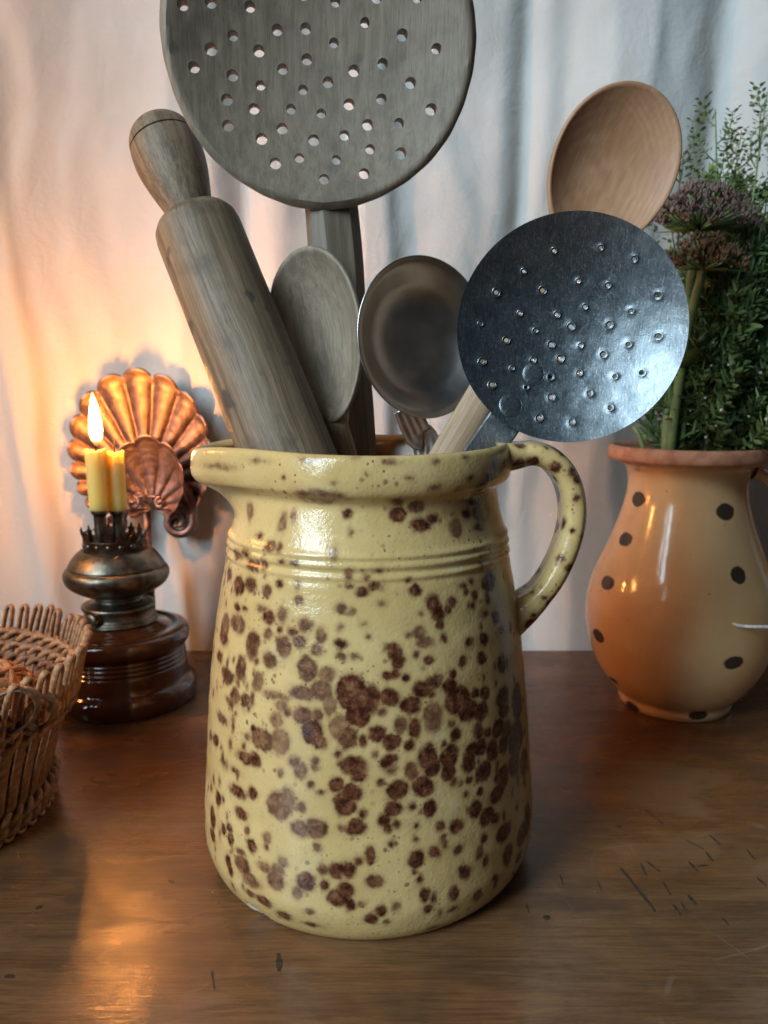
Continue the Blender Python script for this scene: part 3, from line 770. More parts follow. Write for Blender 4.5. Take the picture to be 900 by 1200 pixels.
# ------------------------------------------------------------------ rolling pin
def rolling_pin():
    top = at(227, 257, .462); rim = at(336, 530, .419)
    d = (top-rim).normalized(); low = rim-d*.178
    root = thing('rolling_pin', 'worn wooden rolling pin with a knob handle leaning left in the jug', 'rolling pin', along(low, top))
    L = (top-low).length; R = .0246
    p = [(.0005, 0), (R-.004, 0), (R, .005), (R*1.0, L*.5), (R*.985, L-.010), (R*.955, L-.005), (R*.86, L-.0012), (R*.62, L+.0008), (.0005, L+.001)]
    pr = []
    for a, b in zip(p, p[1:]):
        n = 14 if abs(b[1]-a[1]) > .02 else 4
        pr += [(a[0]+(b[0]-a[0])*k/n, a[1]+(b[1]-a[1])*k/n) for k in range(n)]
    V, Fc = lathe(pr+[p[-1]], 72)
    V = [(x*(1+.006*math.sin(z*40)), y, z) for x, y, z in V]
    mesh('barrel', V, Fc, M['pin_wood'], root)
    k = [(.0120, L-.002), (.0120, L+.002), (.0128, L+.006), (.0150, L+.014), (.0178, L+.025), (.0197, L+.036), (.0199, L+.044), (.0195, L+.0492)]
    k2 = [(.0193, L+.0504), (.0184, L+.055), (.0155, L+.0602), (.0105, L+.0638), (.0005, L+.0655)]
    pr = smooth_profile(k, 5)+[(.0182, L+.0494), (.0182, L+.0501)]+smooth_profile(k2, 5)
    V, Fc = lathe(pr, 64)
    h = mesh('knob_handle', V, Fc, M['pin_wood'], root)
    h.data.set_sharp_from_angle(angle=math.radians(50))
rolling_pin()

# ------------------------------------------------------------------ spoons
def spoon(name, label, cpx, Y, a, b, hb, normal, roll, mat, matz, depth, thick, hr, extra, egg=.12):
    c = at(*cpx, Y); M0 = frame(c, normal, roll)
    base = hb
    root = thing(name, label, 'spoon', T(base)); L = T(-base) @ M0
    seg, rings = 72, 16; V = []; Fc = []
    def out(t):
        s, cc = math.sin(t), math.cos(t)
        return Vector((a*cc*(1+egg*s), b*s))
    for i in range(rings+1):                                # front, hollowed
        q = i/rings
        for k in range(seg):
            p = out(2*PI*k/seg)*(q*.93)
            z = -depth*(1-q**2.2)
            V.append((p.x, p.y, z+.0002*noise.noise(Vector((p.x*200, p.y*200, 1)))))
    prof = [(.965, .0012), (.99, .0006), (1.0, -thick*.35), (.985, -thick*.8), (.94, -thick-.002)]
    for f, dz in prof:
        for k in range(seg):
            p = out(2*PI*k/seg)*f; V.append((p.x, p.y, dz))
    for i in range(rings+1):
        q = 1-i/rings
        for k in range(seg):
            p = out(2*PI*k/seg)*(q*.90); V.append((p.x, p.y, -thick-.004-depth*(1-q**2.0)))
    rows = len(V)//seg
    for i in range(rows-1):
        for k in range(seg): k2 = (k+1) % seg; Fc.append((i*seg+k, i*seg+k2, (i+1)*seg+k2, (i+1)*seg+k))
    mesh('bowl', V, Fc, mat, root, True, L)
    neck = M0 @ Vector((0, -b*.97, -thick*.55-.0035)); d = (hb-neck).normalized(); low = hb+d*extra
    inb = M0 @ Vector((0, -b*.72, -thick-depth*.55-.0075))
    up = Matrix.Identity(4)
    ml = along(low, neck); Ln = (neck-low).length
    pin = ml.inverted() @ inb
    path = [Vector((0, 0, 0)), Vector((0, 0, Ln*.3)), Vector((0, 0, Ln*.6)), Vector((0, 0, Ln*.88)), Vector((0, 0, Ln)), pin]
    path = crom(path, 8); n = len(path)
    m = MB(); rad = [hr*(.95+.12*(i/(n-1))) for i in range(n)]; 
    for q_ in range(1, 7): rad[-q_] *= .45+.08*q_
    m.tube(path, rad, 20, section=[(1.12*math.cos(2*PI*k/20), .86*math.sin(2*PI*k/20)) for k in range(20)], up=(1, 0, 0))
    m.build('handle', matz, root, True, T(-base) @ ml)
spoon('wooden_spoon', 'small grey wooden spoon between the rolling pin and the big skimmer handle', (370, 394), .446, .0290, .0500, at(402, 531, .450),
      (-.44, -.89, .06), math.radians(12), M['spoon_wood'], M['spoon_wood_z'], .0145, .003, .0068, .12)
spoon('wooden_spoon', 'tall light brown wooden spoon behind the dark steel skimmer', (719, 198), .468, .0365, .0475, at(527, 531, .424),
      (.10, -.98, -.05), math.radians(-25), M['beech'], M['beech_z'], .011, .0045, .0088, .165, .06)

# ------------------------------------------------------------------ ladle
def ladle():
    c = at(499, 396, .438); R = .0437; M0 = frame(c, (.54, -.84, .06), math.radians(-14))
    hb = at(500, 531, .446); low = hb+Vector((.004, -.03, -.15))
    root = thing('steel_ladle', 'stainless steel ladle with deep round bowl and ribbed handle in the jug', 'ladle', T(low)); L = T(-low) @ M0
    ins = [(.0005, -.0145), (.010, -.0143), (.020, -.0130), (.028, -.0100), (.0335, -.0060), (.0375, -.0028), (.0400, -.0010), (.0418, -.0001), (R-.0006, .0006)]
    outp = [(R, .0004), (R-.0004, -.0006), (.0415, -.0014), (.0392, -.0030), (.0350, -.0070), (.0285, -.0114), (.020, -.0144), (.010, -.0157), (.0005, -.0160)]
    V, Fc = lathe(smooth_profile(ins, 5)+smooth_profile(outp, 4), 80)
    mesh('bowl', V, Fc, M['steel'], root, True, L)
    e = M0 @ Vector((0.0, -R*.97, -.0004))
    e2 = M0 @ Vector((0.0, -R*.90, -.0016))
    eb = e+Vector((-.0036, .0085, .0035))
    path = [eb, eb*.75+hb*.25+Vector((0, .0006, 0)), eb*.4+hb*.6, hb, hb*.5+low*.5, low]
    path = crom([p-low for p in path], 8)
    sec = []
    for k in range(40):
        x = -1+2*k/39; sec.append((.0014+.00028*(.5+.5*math.cos(x*PI*4)), x*.0078))
    sec += [(-.0014, .0076*(1-2*k/9)) for k in range(10)]
    m = MB(); m.tube(path, [.85+.15*min(1, i/10) for i in range(len(path))], section=sec, up=(0, -1, .05))
    m.build('handle', M['steel'], root)
ladle()

# ------------------------------------------------------------------ oil lamp
LX, LY = -.2165, .62
def oil_lamp():
    root = thing('oil_lamp', 'small oil lamp with dark brown base and tarnished brass burner', 'lamp', T(LX, LY, 0))
    p = [(.0005, .002), (.052, .002), (.0572, .0), (.0592, .003), (.0596, .008), (.0588, .013), (.0565, .0165), (.0545, .0185), (.0535, .021), (.0528, .0265), (.0522, .031), (.0512, .0325), (.0520, .0345), (.0508, .0362), (.0516, .0380), (.0504, .0398), (.0512, .0415), (.0502, .0432),
         (.0515, .045), (.0540, .048), (.0552, .0525), (.0545, .0570), (.0520, .0595), (.0470, .0605), (.0430, .0598), (.0400, .0595), (.035, .0612), (.029, .0645), (.026, .066), (.0005, .066)]
    V, Fc = lathe(smooth_profile(p, 5), 96); mesh('base', V, Fc, M['lamp_base'], root)
    p = [(.0005, .0655), (.0280, .0655), (.0296, .0668), (.0290, .0690), (.0272, .0700), (.0270, .0755), (.0285, .0765), (.0288, .0790), (.0268, .0805), (.0210, .0815), (.0180, .0835), (.0178, .0870), (.0005, .0875)]
    V, Fc = lathe(smooth_profile(p, 4), 72); col = mesh('collar', V, Fc, M['brass'], root)
    V, Fc = lathe(smooth_profile([(.0005, .006), (.004, .0058), (.0058, .004), (.0056, .001), (.006, 0), (.006, -.004)], 3), 24)
    mesh('screw_knob', V, Fc, M['brass'], col, True, T(-.010, -.0262, .0728) @ Vector((-.36, -.93, 0)).to_track_quat('Z', 'Y').to_matrix().to_4x4())
    p = [(.0175, .0855), (.0200, .0868), (.0290, .0905), (.0370, .0955), (.0405, .1005), (.0412, .1055), (.0402, .1082), (.0385, .1098), (.0372, .1104), (.0375, .1118), (.0352, .1160), (.0318, .1205), (.0285, .1235), (.0255, .1250), (.0240, .1252), (.0005, .1250)]
    V, Fc = lathe(smooth_profile(p, 4), 88); mesh('burner', V, Fc, M['brass'], root)
    p = [(.0238, .1240), (.0243, .1255), (.0243, .1330), (.0246, .1336), (.0232, .1336), (.0229, .1325), (.0229, .1245)]
    V, Fc = lathe(p, 72); gal = mesh('gallery', V, Fc, M['dark_brass'], root)
    m = MB()
    q = [(-.0034, 0, 0), (.0034, 0, 0), (.0026, .0004, .0030), (.0038, .0010, .0052), (.0016, .0012, .0058), (0, .0016, .0098), (-.0016, .0012, .0058), (-.0038, .0010, .0052), (-.0026, .0004, .0030)]
    nn = len(q); m.v = [(x, y, z) for x, y, z in q]+[(x, y-.0009, z) for x, y, z in q]
    m.f = [tuple(range(nn)), tuple(reversed(range(nn, 2*nn)))]+[(i, i+nn, (i+1) % nn+nn, (i+1) % nn) for i in range(nn)]
    proto = m.build('prong', M['dark_brass'], root, False)
    rr = random.Random(2)
    for k in range(16):
        o = proto if k == 0 else proto.copy()
        if k: COL.objects.link(o); o.parent = root
        a = 2*PI*(k+.3)/16
        o.matrix_local = T(.0238*math.cos(a), .0238*math.sin(a), .1330) @ Matrix.Rotation(a-PI/2, 4, 'Z') @ Matrix.Rotation(-rr.uniform(-.25, .35), 4, 'X')
    for k in range(16):                                    # openwork studs below the prongs
        a = 2*PI*(k+.3)/16
        V, Fc = lathe([(.0022, -.0002), (.0020, .0006), (.0005, .0010)], 10)
        mesh('stud', V, Fc, M['brass'], root, True, T(.0243*math.cos(a), .0243*math.sin(a), .1295) @ Vector((math.cos(a), math.sin(a), 0)).to_track_quat('Z', 'Y').to_matrix().to_4x4())
    cups = []
    for u, dy in ((116.5, 0), (138, .011)):
        p = at(u, 601, LY+dy); cups.append(p); q = p-Vector((LX, LY, 0)); h = q.z-.1245
        V, Fc = lathe(smooth_profile([(.0005, -h), (.0048, -h), (.0050, -h+.003), (.0046, -h+.006), (.0048, -.004), (.0058, -.001), (.0066, 0), (.0068, .0024), (.0062, .0026), (.0058, .0008), (.0005, .0008)], 3), 28)
        mesh('candle_tube', V, Fc, M['brass'], root, True, T(q))
    return cups
cups = oil_lamp()

# ------------------------------------------------------------------ copper shell sconce with two candles
SY = .727
def sconce():
    pxm = SY*CP/F_PX*1.02
    H = at(170, 566, SY); foot = Vector((H.x+.006, SY-.027, 0))
    root = thing('shell_sconce', 'copper scallop shell candle sconce standing behind the oil lamp', 'sconce', T(foot))
    def ellray(phi, cy, a, b):
        # ray from the hinge at angle phi (0 = up), ellipse centred cy above the hinge
        dx, dz = math.sin(phi), math.cos(phi)
        A = dx*dx/a/a+dz*dz/b/b; B = -2*dz*cy/b/b; C = cy*cy/b/b-1
        return (-B+math.sqrt(max(B*B-4*A*C, 0)))/(2*A)
    def shell(name, lobes, span, cy, a, b, relief, bowl, matx, r0=.10, th=.0012):
        nphi = lobes*14; nr = 26; V = []; Fc = []
        for side in (0, 1):
            for i in range(nphi+1):
                s = i/nphi; phi = -span+2*span*s; lob = abs(math.sin(PI*lobes*s))
                rmax = ellray(phi, cy, a, b)*(.935+.075*lob**.55)
                for j in range(nr+1):
                    q = r0+(1-r0)*j/nr; rad = rmax*q
                    y = -relief*(lob**.7-.5)*q**.8 - bowl*(q**2.4) + bowl*.35*math.sin(PI*q)
                    y += .0005*math.sin(q*70)*q
                    if q > .955: y -= .0022*((q-.955)/.045)
                    V.append((rad*math.sin(phi), y+side*th, rad*math.cos(phi)))
        row = nr+1; N = (nphi+1)*row
        for i in range(nphi):
            for j in range(nr):
                f = (i*row+j, i*row+j+1, (i+1)*row+j+1, (i+1)*row+j); Fc.append(f); Fc.append(tuple(reversed([k+N for k in f])))
            Fc.append((i*row+nr, i*row+nr+N, (i+1)*row+nr+N, (i+1)*row+nr))
        for i in (0, nphi):
            for j in range(nr): Fc.append((i*row+j, i*row+j+N, i*row+j+1+N, i*row+j+1))
        return mesh(name, V, Fc, M['copper'], root, True, matx)
    L0 = T(H-foot)
    shell('shell', 19, math.radians(150), 36*pxm, 82*pxm, 96*pxm, .0062, .008, L0)
    h2 = at(180, 596, SY-.012)
    shell('inner_shell', 11, math.radians(118), 36*pxm, 41*pxm, 50*pxm, .0040, .008, T(h2-foot-Vector((0, .004, 0))))
    def spiral(c, r0, turns, sgn, start, lead):
        pts = []
        for k in range(46):
            t = k/45; a = start+sgn*2*PI*turns*t; r = r0*(1-t*.86)
            pts.append(Vector((c.x+r*math.cos(a), c.y-.006*t, c.z+r*math.sin(a))))
        return lead+pts
    for sgn, cc in ((1, (209, 611)), (-1, (134, 611))):
        c = at(*cc, SY-.008)-foot
        tip = at(170+sgn*46, 568, SY-.004)-foot
        mid = at(170+sgn*56, 590, SY-.006)-foot
        pts = spiral(c, 17*pxm, 1.35, -sgn, 0 if sgn > 0 else PI, [tip, mid])
        m = MB(); n = len(pts); m.tube(pts, [.0048-.0026*i/n for i in range(n)], 10); m.build('volute', M['copper'], root)
    for sgn, cc in ((1, (189, 589)), (-1, (157, 589))):
        c = at(*cc, SY-.022)-foot
        pts = spiral(c, 7*pxm, 1.2, sgn, PI/2, [at(173, 582, SY-.022)-foot])
        m = MB(); m.tube(pts, .0018, 8); m.build('scroll', M['copper'], root)
    V, Fc = lathe(smooth_profile([(.0005, .002), (.026, .002), (.028, .0), (.0285, .003), (.026, .007), (.020, .010), (.009, .014), (.0065, .022), (.006, .06), (.0065, .085), (.0072, .1000), (.0055, .106), (.0005, .107)], 5), 40)
    mesh('stem', V, Fc, M['dark_brass'], root)
    m = MB(); m.tube(crom([(0, 0, .102), (-.001, .008, .112), (-.004, .020, .124), (-.006, .0275, .142)], 6), [.0048-.0012*i/18 for i in range(19)], 12); m.build('neck', M['copper'], root)
sconce()
def candle(p, label, lit, ht):
    root = thing('candle', label, 'candle', T(p+Vector((0, 0, .0010))), 'yellow candles in the oil lamp burner')
    R = .0075
    pr = [(.0005, 0), (R*.75, 0), (R*.92, .0015), (R, .004), (R*1.0, ht*.5), (R*.985, ht-.003), (R*.94, ht-.0008), (R*.86, ht-.0002), (R*.7, ht-.0014), (.0005, ht-.002)]
    V, Fc = lathe(smooth_profile(pr, 5), 40)
    V = [(x*(1+.02*math.sin(z*90+x*300)), y*(1+.02*math.sin(z*70)), z) for x, y, z in V]
    rq = random.Random(int(ht*1e5)); dr = [(rq.uniform(0, 2*PI), rq.uniform(.25, .9), rq.uniform(.10, .2)) for _ in range(5)]
    W = []
    for x, y, z in V:                                      # frozen drips down the side
        a = math.atan2(y, x); f = 1.0
        for a0, l0, w0 in dr:
            dd = (a-a0+PI) % (2*PI)-PI; e = max(0, min(1, (z-ht*(1-l0))/.004)) if z > .004 else 0
            f += .15*math.exp(-(dd/w0)**2)*e*(1.0 if z < ht-.001 else .5)
        W.append((x*f, y*f, z+(.0009*math.sin(a*2+1) if z > ht-.003 else 0)))
    mesh('wax', W, Fc, M['wax'], root)
    m = MB(); m.tube([(0, 0, ht-.004), (.0003, 0, ht+.004), (.0012, -.0003, ht+.0090)], [.0008, .0007, .0005], 6); m.build('wick', M['wick'], root)
    if lit:
        pr = [(.0002, 0), (.0024, .0018), (.0044, .0060), (.0054, .0110), (.0055, .0155), (.0049, .0215), (.0036, .0290), (.0020, .0355), (.0008, .0398), (.0001, .0415)]
        V, Fc = lathe(smooth_profile(pr, 4), 28)
        V = [(x*.86-.0012*(z/.04)**2, y*.86, z) for x, y, z in V]
        mesh('flame', V, Fc, M['flame'], root, True, T(.0012, -.0002, ht+.0022))
candle(cups[0], 'burning yellow candle on the oil lamp, in front of the copper shell', True, .0500)
candle(cups[1], 'unlit yellow candle just right of the burning one', False, .0495)

# ------------------------------------------------------------------ dotted vase
VX, VY = .2365, .608
vo = [(.0005,.003),(.036,.003),(.0428,.0),(.0452,.0035),(.0450,.0065),(.0462,.009),(.0525,.0140),(.0605,.0235),(.0680,.0360),(.0735,.0530),(.0757,.0720),(.0740,.0870),(.0695,.1010),(.0605,.1230),(.0520,.1460),(.0472,.1650),(.0462,.1780),(.0478,.1880),(.0520,.1935),(.0600,.1965),(.0625,.1985),(.0630,.2030),(.0622,.2075),(.0600,.2092)]
vi = [(.0575,.2080),(.0540,.2040),(.0450,.1950),(.0410,.1850),(.0405,.1700),(.0450,.1480),(.0540,.1240),(.0640,.1000),(.0690,.0720),(.0640,.0400),(.0500,.0180),(.0350,.0110),(.0005,.0100)]
vo = [(r*.962, z+.0060*math.sin(PI*z/.2092)) for r, z in vo]; vi = [(r*.962, z+.0060*math.sin(PI*z/.2092)) for r, z in vi]
def vase_rad(z):
    pts = [(r, q) for r, q in vo if r > .040 and q >= 0]
    for (r0, z0), (r1, z1) in zip(pts, pts[1:]):
        if z0 <= z <= z1: return r0+(r1-r0)*(z-z0)/max(z1-z0, 1e-6)
    return pts[0][0] if z < 0 else pts[-1][0]
def make_vase():
    root = thing('dotted_vase', 'terracotta coloured glazed vase with dark dots holding the plants', 'vase', T(VX, VY, 0))
    po = smooth_profile(vo, 8); pi = smooth_profile([vo[-1]]+vi, 5)[1:]
    seg = 300; V, Fc = lathe(po+pi, seg); A = np.array(V); th = np.arctan2(A[:, 1], A[:, 0]); r = np.hypot(A[:, 0], A[:, 1])
    A[:, :2] *= (1+.006*np.sin(2*th+1)+.003*np.sin(A[:, 2]*130))[:, None]
    sd = np.full(len(A), .02)
    dots = [(748,585,8,9.5),(733,632,8,8.5),(712.5,683,7.5,8.5),(702,745,7,8.5),(719,797,6,4),(741,828,8,6),(851,600,10.5,11),(865.5,674,8.5,11),(860,777,11.5,9),(818,838,12,6)]
    S = []
    for u, v, a, b in dots:
        p = hit_lathe(u, v, VX, VY, vase_rad); ang = math.atan2(p.y-VY, p.x-VX); dep = p.y*CP-(p.z-EYE)*SP
        vh = Vector((-p.x, -p.y, 0)).normalized(); c = max(Vector((math.cos(ang), math.sin(ang), 0)).dot(vh), .45)
        S.append((ang, p.z, a*.9/F_PX*dep/c, b*.9/F_PX*dep))
    for k, z0 in enumerate((.045, .085, .12, .158)):
        for j in range(6): S.append((.35+(j+.5*(k & 1))*.38, z0, .0062, .0068))
    for ang, z0, a, b in S:
        dx = ((th-ang+PI) % (2*PI)-PI)*r; dz = A[:, 2]-z0
        sd = np.minimum(sd, (np.sqrt((dx/a)**2+(dz/b)**2)-1)*min(a, b))
    sd[len(po)*seg:] = .02
    nf = (len(po)-1)*seg
    o = mesh('body', A, Fc, M['vase'], root, mats=[M['vase_inside']], midx=[0]*(nf+8*seg)+[1]*(len(Fc)-nf-8*seg))
    at_ = o.data.attributes.new('spot', 'FLOAT', 'POINT'); at_.data.foreach_set('value', sd.astype(np.float32))
    pth = crom([(.047, 0, .190), (.056, 0, .186), (.0655, 0, .176), (.071, 0, .158), (.0755, 0, .138), (.078, 0, .118), (.076, 0, .102), (.067, 0, .094)], 7)
    rot = Matrix.Rotation(math.radians(-16), 3, 'Z'); m = MB()
    sec = [(.0050*math.cos(2*PI*k/18), .0105*math.sin(2*PI*k/18)) for k in range(18)]
    b = rot @ Vector((0, 1, 0)); n = len(pth); pth = [rot @ p for p in pth]
    for i, p in enumerate(pth):
        t = (pth[min(i+1, n-1)]-pth[max(i-1, 0)]).normalized(); nn = b.cross(t).normalized(); s = 1+.3*max(0, 1-i/6)+.4*max(0, 1-(n-1-i)/8)
        for x, y in sec: m.v.append(tuple(p+nn*x*s+b*y*s))
    for i in range(n-1):
        for k in range(18): k2 = (k+1) % 18; m.f.append((i*18+k, i*18+k2, (i+1)*18+k2, (i+1)*18+k))
    h = m.build('handle', M['vase'], root); HV = np.array(m.v); hd = np.full(len(HV), .02)
    for i in (14, 34): hd = np.minimum(hd, np.linalg.norm(HV-np.array(pth[i]+rot @ Vector((.004, -.008, 0))), axis=1)-.006)
    at_ = h.data.attributes.new('spot', 'FLOAT', 'POINT'); at_.data.foreach_set('value', hd.astype(np.float32))
make_vase()
def thread():
    p0 = hit_lathe(858, 730, VX, VY, vase_rad)+Vector((0, -.0012, 0)); m = MB()
    pts = [p0, p0+Vector((.004, -.001, -.0012)), p0+Vector((.012, -.0025, -.0016)), p0+Vector((.022, -.0030, -.0015)), p0+Vector((.040, -.0022, -.0026)), p0+Vector((.058, .0, -.0030))]
    pts = crom(pts, 10); m.tube(pts, [.0006+.0006*min(1, i/8)+.0001*math.sin(i*1.7) for i in range(len(pts))], 8)
    tag(m.build('thread', M['thread']), 'thin white thread sticking out across the dotted vase', 'thread')
thread()

# ------------------------------------------------------------------ plants in the vase
NECK = Vector((VX, VY, .19))
def bez(p0, p1, p2, n):
    return [(p0*(1-t)**2+p1*2*t*(1-t)+p2*t*t) for t in [i/(n-1) for i in range(n)]]
def sedum(tip, spread, height, label, mat, seed, root_off, count=300):
    rr = random.Random(seed); base = NECK+Vector((root_off[0], root_off[1], -.09)); tip = Vector(tip)
    ctrl = Vector((NECK.x+root_off[0]*.9+(tip.x-NECK.x)*.12, NECK.y+root_off[1]*.9, NECK.z+.45*(tip.z-NECK.z)))
    root = thing('flowering_stem', label, 'flower', T(base), 'flowers in the dotted vase')
    st = bez(base, ctrl, tip-Vector((0, 0, height*.9)), 14); m = MB(); m.tube([p-base for p in st], [.0042-.0012*i/13 for i in range(14)], 10); m.build('stem', M['stem'], root)
    ped = MB(); fl = MB(); c0 = st[-1]
    for i in range(count):
        a = rr.uniform(0, 2*PI); q = math.sqrt(rr.random()); lump = .82+.22*math.sin(a*5+seed)
        x, y = spread*q*lump*math.cos(a), spread*q*lump*.8*math.sin(a)
        z = height*(.25+.75*(1-q*q))+rr.uniform(-.016, .004)*(1-.5*q)
        p = c0+Vector((x, y, z)); d = Vector((x*8, y*8, .4+rr.random())).normalized()
        if i % 4 == 0: ped.tube([c0-base, c0-base+Vector((x*.55, y*.55, z*.4)), p-base], [.0012, .0008, .0005], 5)
        for k in range(3):
            dd = (d+Vector((rr.uniform(-.7, .7), rr.uniform(-.7, .7), rr.uniform(-.3, .5)))).normalized()
            fl.bud(p-base+dd*.001, dd, .0010*rr.uniform(.7, 1.2), .0048*rr.uniform(.7, 1.3))
    ped.build('flower_stalks', M['stem'], root)['kind'] = 'stuff'
    fl.build('flower_head', mat, root, False)['kind'] = 'stuff'
    for k in range(6):
        p = st[3+k]; a = rr.uniform(0, 2*PI); m = MB()
        m.leaf(p-base, (math.cos(a), math.sin(a), .5), (0, 0, 1), .035, .014); m.build('leaf', M['leaf_mid'], root)
def sprig(tip, label, seed, root_off, mat, kind):
    """loose branching herb: 'pod' = tiny pods along side twigs, 'fern' = dense narrow leaflets"""
    rr = random.Random(seed); base = NECK+Vector((root_off[0], root_off[1], -.10)); tip = Vector(tip)
    ctrl = Vector((NECK.x+root_off[0]*1.1+(tip.x-NECK.x)*.2, NECK.y+root_off[1]*1.1+(tip.y-NECK.y)*.2, NECK.z+.55*(tip.z-NECK.z)))
    root = thing('herb_sprig', label, 'plant', T(base), 'greenery in the dotted vase')
    n = 22; st = [p-base for p in bez(base, ctrl, tip, n)]
    m = MB(); m.tube(st, [.0017-.0012*i/(n-1) for i in range(n)], 6); m.build('stem', M['stem'], root)
    tw = MB(); lf = MB(); wf = MB()
    nb = 15 if kind == 'pod' else 26
    for b in range(nb):
        t = .38+.62*(b+rr.random())/nb; i = min(int(t*(n-1)), n-2); p = st[i]; up = (st[i+1]-st[i]).normalized()
        a = b*2.4+rr.uniform(-.5, .5); out = Vector((math.cos(a), math.sin(a), 0))
        Lb = (.050 if kind == 'pod' else .056)*(1.12-t)*rr.uniform(.8, 1.4)+.010
        c = p+(out*.6+up*.35)*Lb; e = p+(out*.55+up*(1.0 if kind == 'pod' else .5))*Lb*1.15
        q = bez(p, c, e, 8); tw.tube(q, [.0006, .0006, .0005, .0005, .0004, .0004, .0003, .0003], 4, cap=False)
        cnt = 24 if kind == 'pod' else 34
        for k in range(cnt):
            s = .15+.85*k/cnt; j = min(int(s*7), 6); pp = q[j].lerp(q[j+1], s*7-j); d2 = (q[j+1]-q[j]).normalized()
            aa = k*2.4; sd = d2.orthogonal().normalized(); sd = (Matrix.Rotation(aa, 3, d2) @ sd)
            if kind == 'pod':
                p2 = pp+(sd*.8+d2*.5)*.0042*rr.uniform(.8, 1.2)
                if k % 2 == 0: tw.tube([pp, p2], .00022, 3, cap=False)
                lf.leaf(p2, sd+d2*.6, d2, .0038*rr.uniform(.7, 1.3), .0030*rr.uniform(.8, 1.2))
            else:
                lf.leaf(pp, sd*.8+d2*.9, d2.cross(sd), .0105*rr.uniform(.4, 1.9)*(1.1-.5*s), .0021*rr.uniform(.6, 1.9))
                if rr.random() < .025: wf.bud(pp+sd*.004, sd+Vector((0, 0, .6)), .0013, .0026)
    tw.build('twigs', M['stem'] if kind == 'pod' else mat, root)['kind'] = 'stuff'
    lf.build('pods' if kind == 'pod' else 'leaflets', mat, root, False)['kind'] = 'stuff'
    if wf.v: wf.build('blossoms', M['white_flower'], root, False)['kind'] = 'stuff'
sedum(at(822, 228, .575), .043, .026, 'large dusty pink flower head beside the tall wooden spoon', M['sedum'], 1, (-.018, -.012), 480)
sedum(at(826, 286, .555), .028, .018, 'rust brown flower head hanging below the dusty pink one', M['sedum_old'], 2, (-.024, -.02), 260)
sedum(at(925, 262, .60), .034, .022, 'dusty pink flower head at the right edge of the picture', M['sedum'], 3, (.02, 0), 240)
tips = [((797, 155), .61, 'pod'), ((838, 128), .60, 'pod'), ((872, 165), .63, 'pod'), ((899, 108), .60, 'pod'), ((935, 140), .61, 'pod'), ((960, 210), .63, 'pod'),
        ((850, 205), .65, 'fern'), ((900, 225), .66, 'fern'), ((880, 275), .58, 'fern'), ((845, 318), .60, 'fern'), ((912, 320), .57, 'fern'), ((872, 352), .56, 'fern'), ((935, 385), .57, 'fern'), ((890, 405), .555, 'fern'),
        ((818, 385), .625, 'fern'), ((800, 300), .66, 'fern'), ((850, 430), .57, 'fern'), ((985, 300), .62, 'fern'), ((960, 250), .65, 'fern'), ((795, 350), .68, 'fern'), ((880, 310), .68, 'fern'), ((925, 280), .70, 'fern')]
rr = random.Random(21)
place = ['behind the tall wooden spoon', 'between the tall spoon and the frame edge', 'rising above the dusty pink flower', 'tallest at the right edge', 'leaning right beyond the tallest sprig', 'drooping far right',
         'behind the dusty pink flower', 'at the back right of the vase', 'right of the rust brown flower', 'under the rust brown flower', 'at the right edge below the flowers', 'low in the middle of the bunch', 'low at the right edge', 'just above the vase rim at right',
         'left in the bunch beside the dark skimmer', 'at the back behind the pink flower, leaning left', 'shortest, above the vase mouth', 'leaning farthest right', 'at the back leaning right', 'at the back, lowest on the left', 'at the back in the middle', 'at the back upper right']
for k, ((u, v), Y, kind) in enumerate(tips):
    mat = M['pod'] if kind == 'pod' else (M['leaf_dark'] if k % 3 else M['leaf_mid'])
    lab = ('thin green podded sprig ' if kind == 'pod' else 'feathery dark green sprig ')+place[k]
    sprig(at(u, v, Y), lab, 40+k, (rr.uniform(-.014, .03), rr.uniform(-.026, .026)), mat, kind)
for k, (u, v, du) in enumerate(((786, 395, -.026), (806, 380, -.014), (742, 500, -.034))):
    tip = at(u, v, .592 if k < 2 else .60); base = NECK+Vector((du, -.022+.006*k, -.09))
    m = MB(); st = bez(base, NECK+Vector((du*1.0, -.024, .02)), tip, 14); m.tube([p-base for p in st], [(.0048, .0032, .0026)[k]*(1-.35*i/13) for i in range(14)], 10)
    o = thing('flowering_stem', ('thick pale green stem rising from the vase beside the dark skimmer', 'second straight green stem right of the thick one', 'short green stem leaning left over the vase rim')[k], 'stem', T(base), 'flowers in the dotted vase')
    m.build('stem', M['stem'], o); rq = random.Random(k+70)
    for j in range(7 if k < 2 else 0):
        p = st[9+j % 5]; a = rq.uniform(0, 2*PI); lm = MB(); lm.leaf(p-base, (math.cos(a), math.sin(a), .8), (0, 0, 1), rq.uniform(.02, .035), .009); lm.build('leaf', M['leaf_mid'], o)

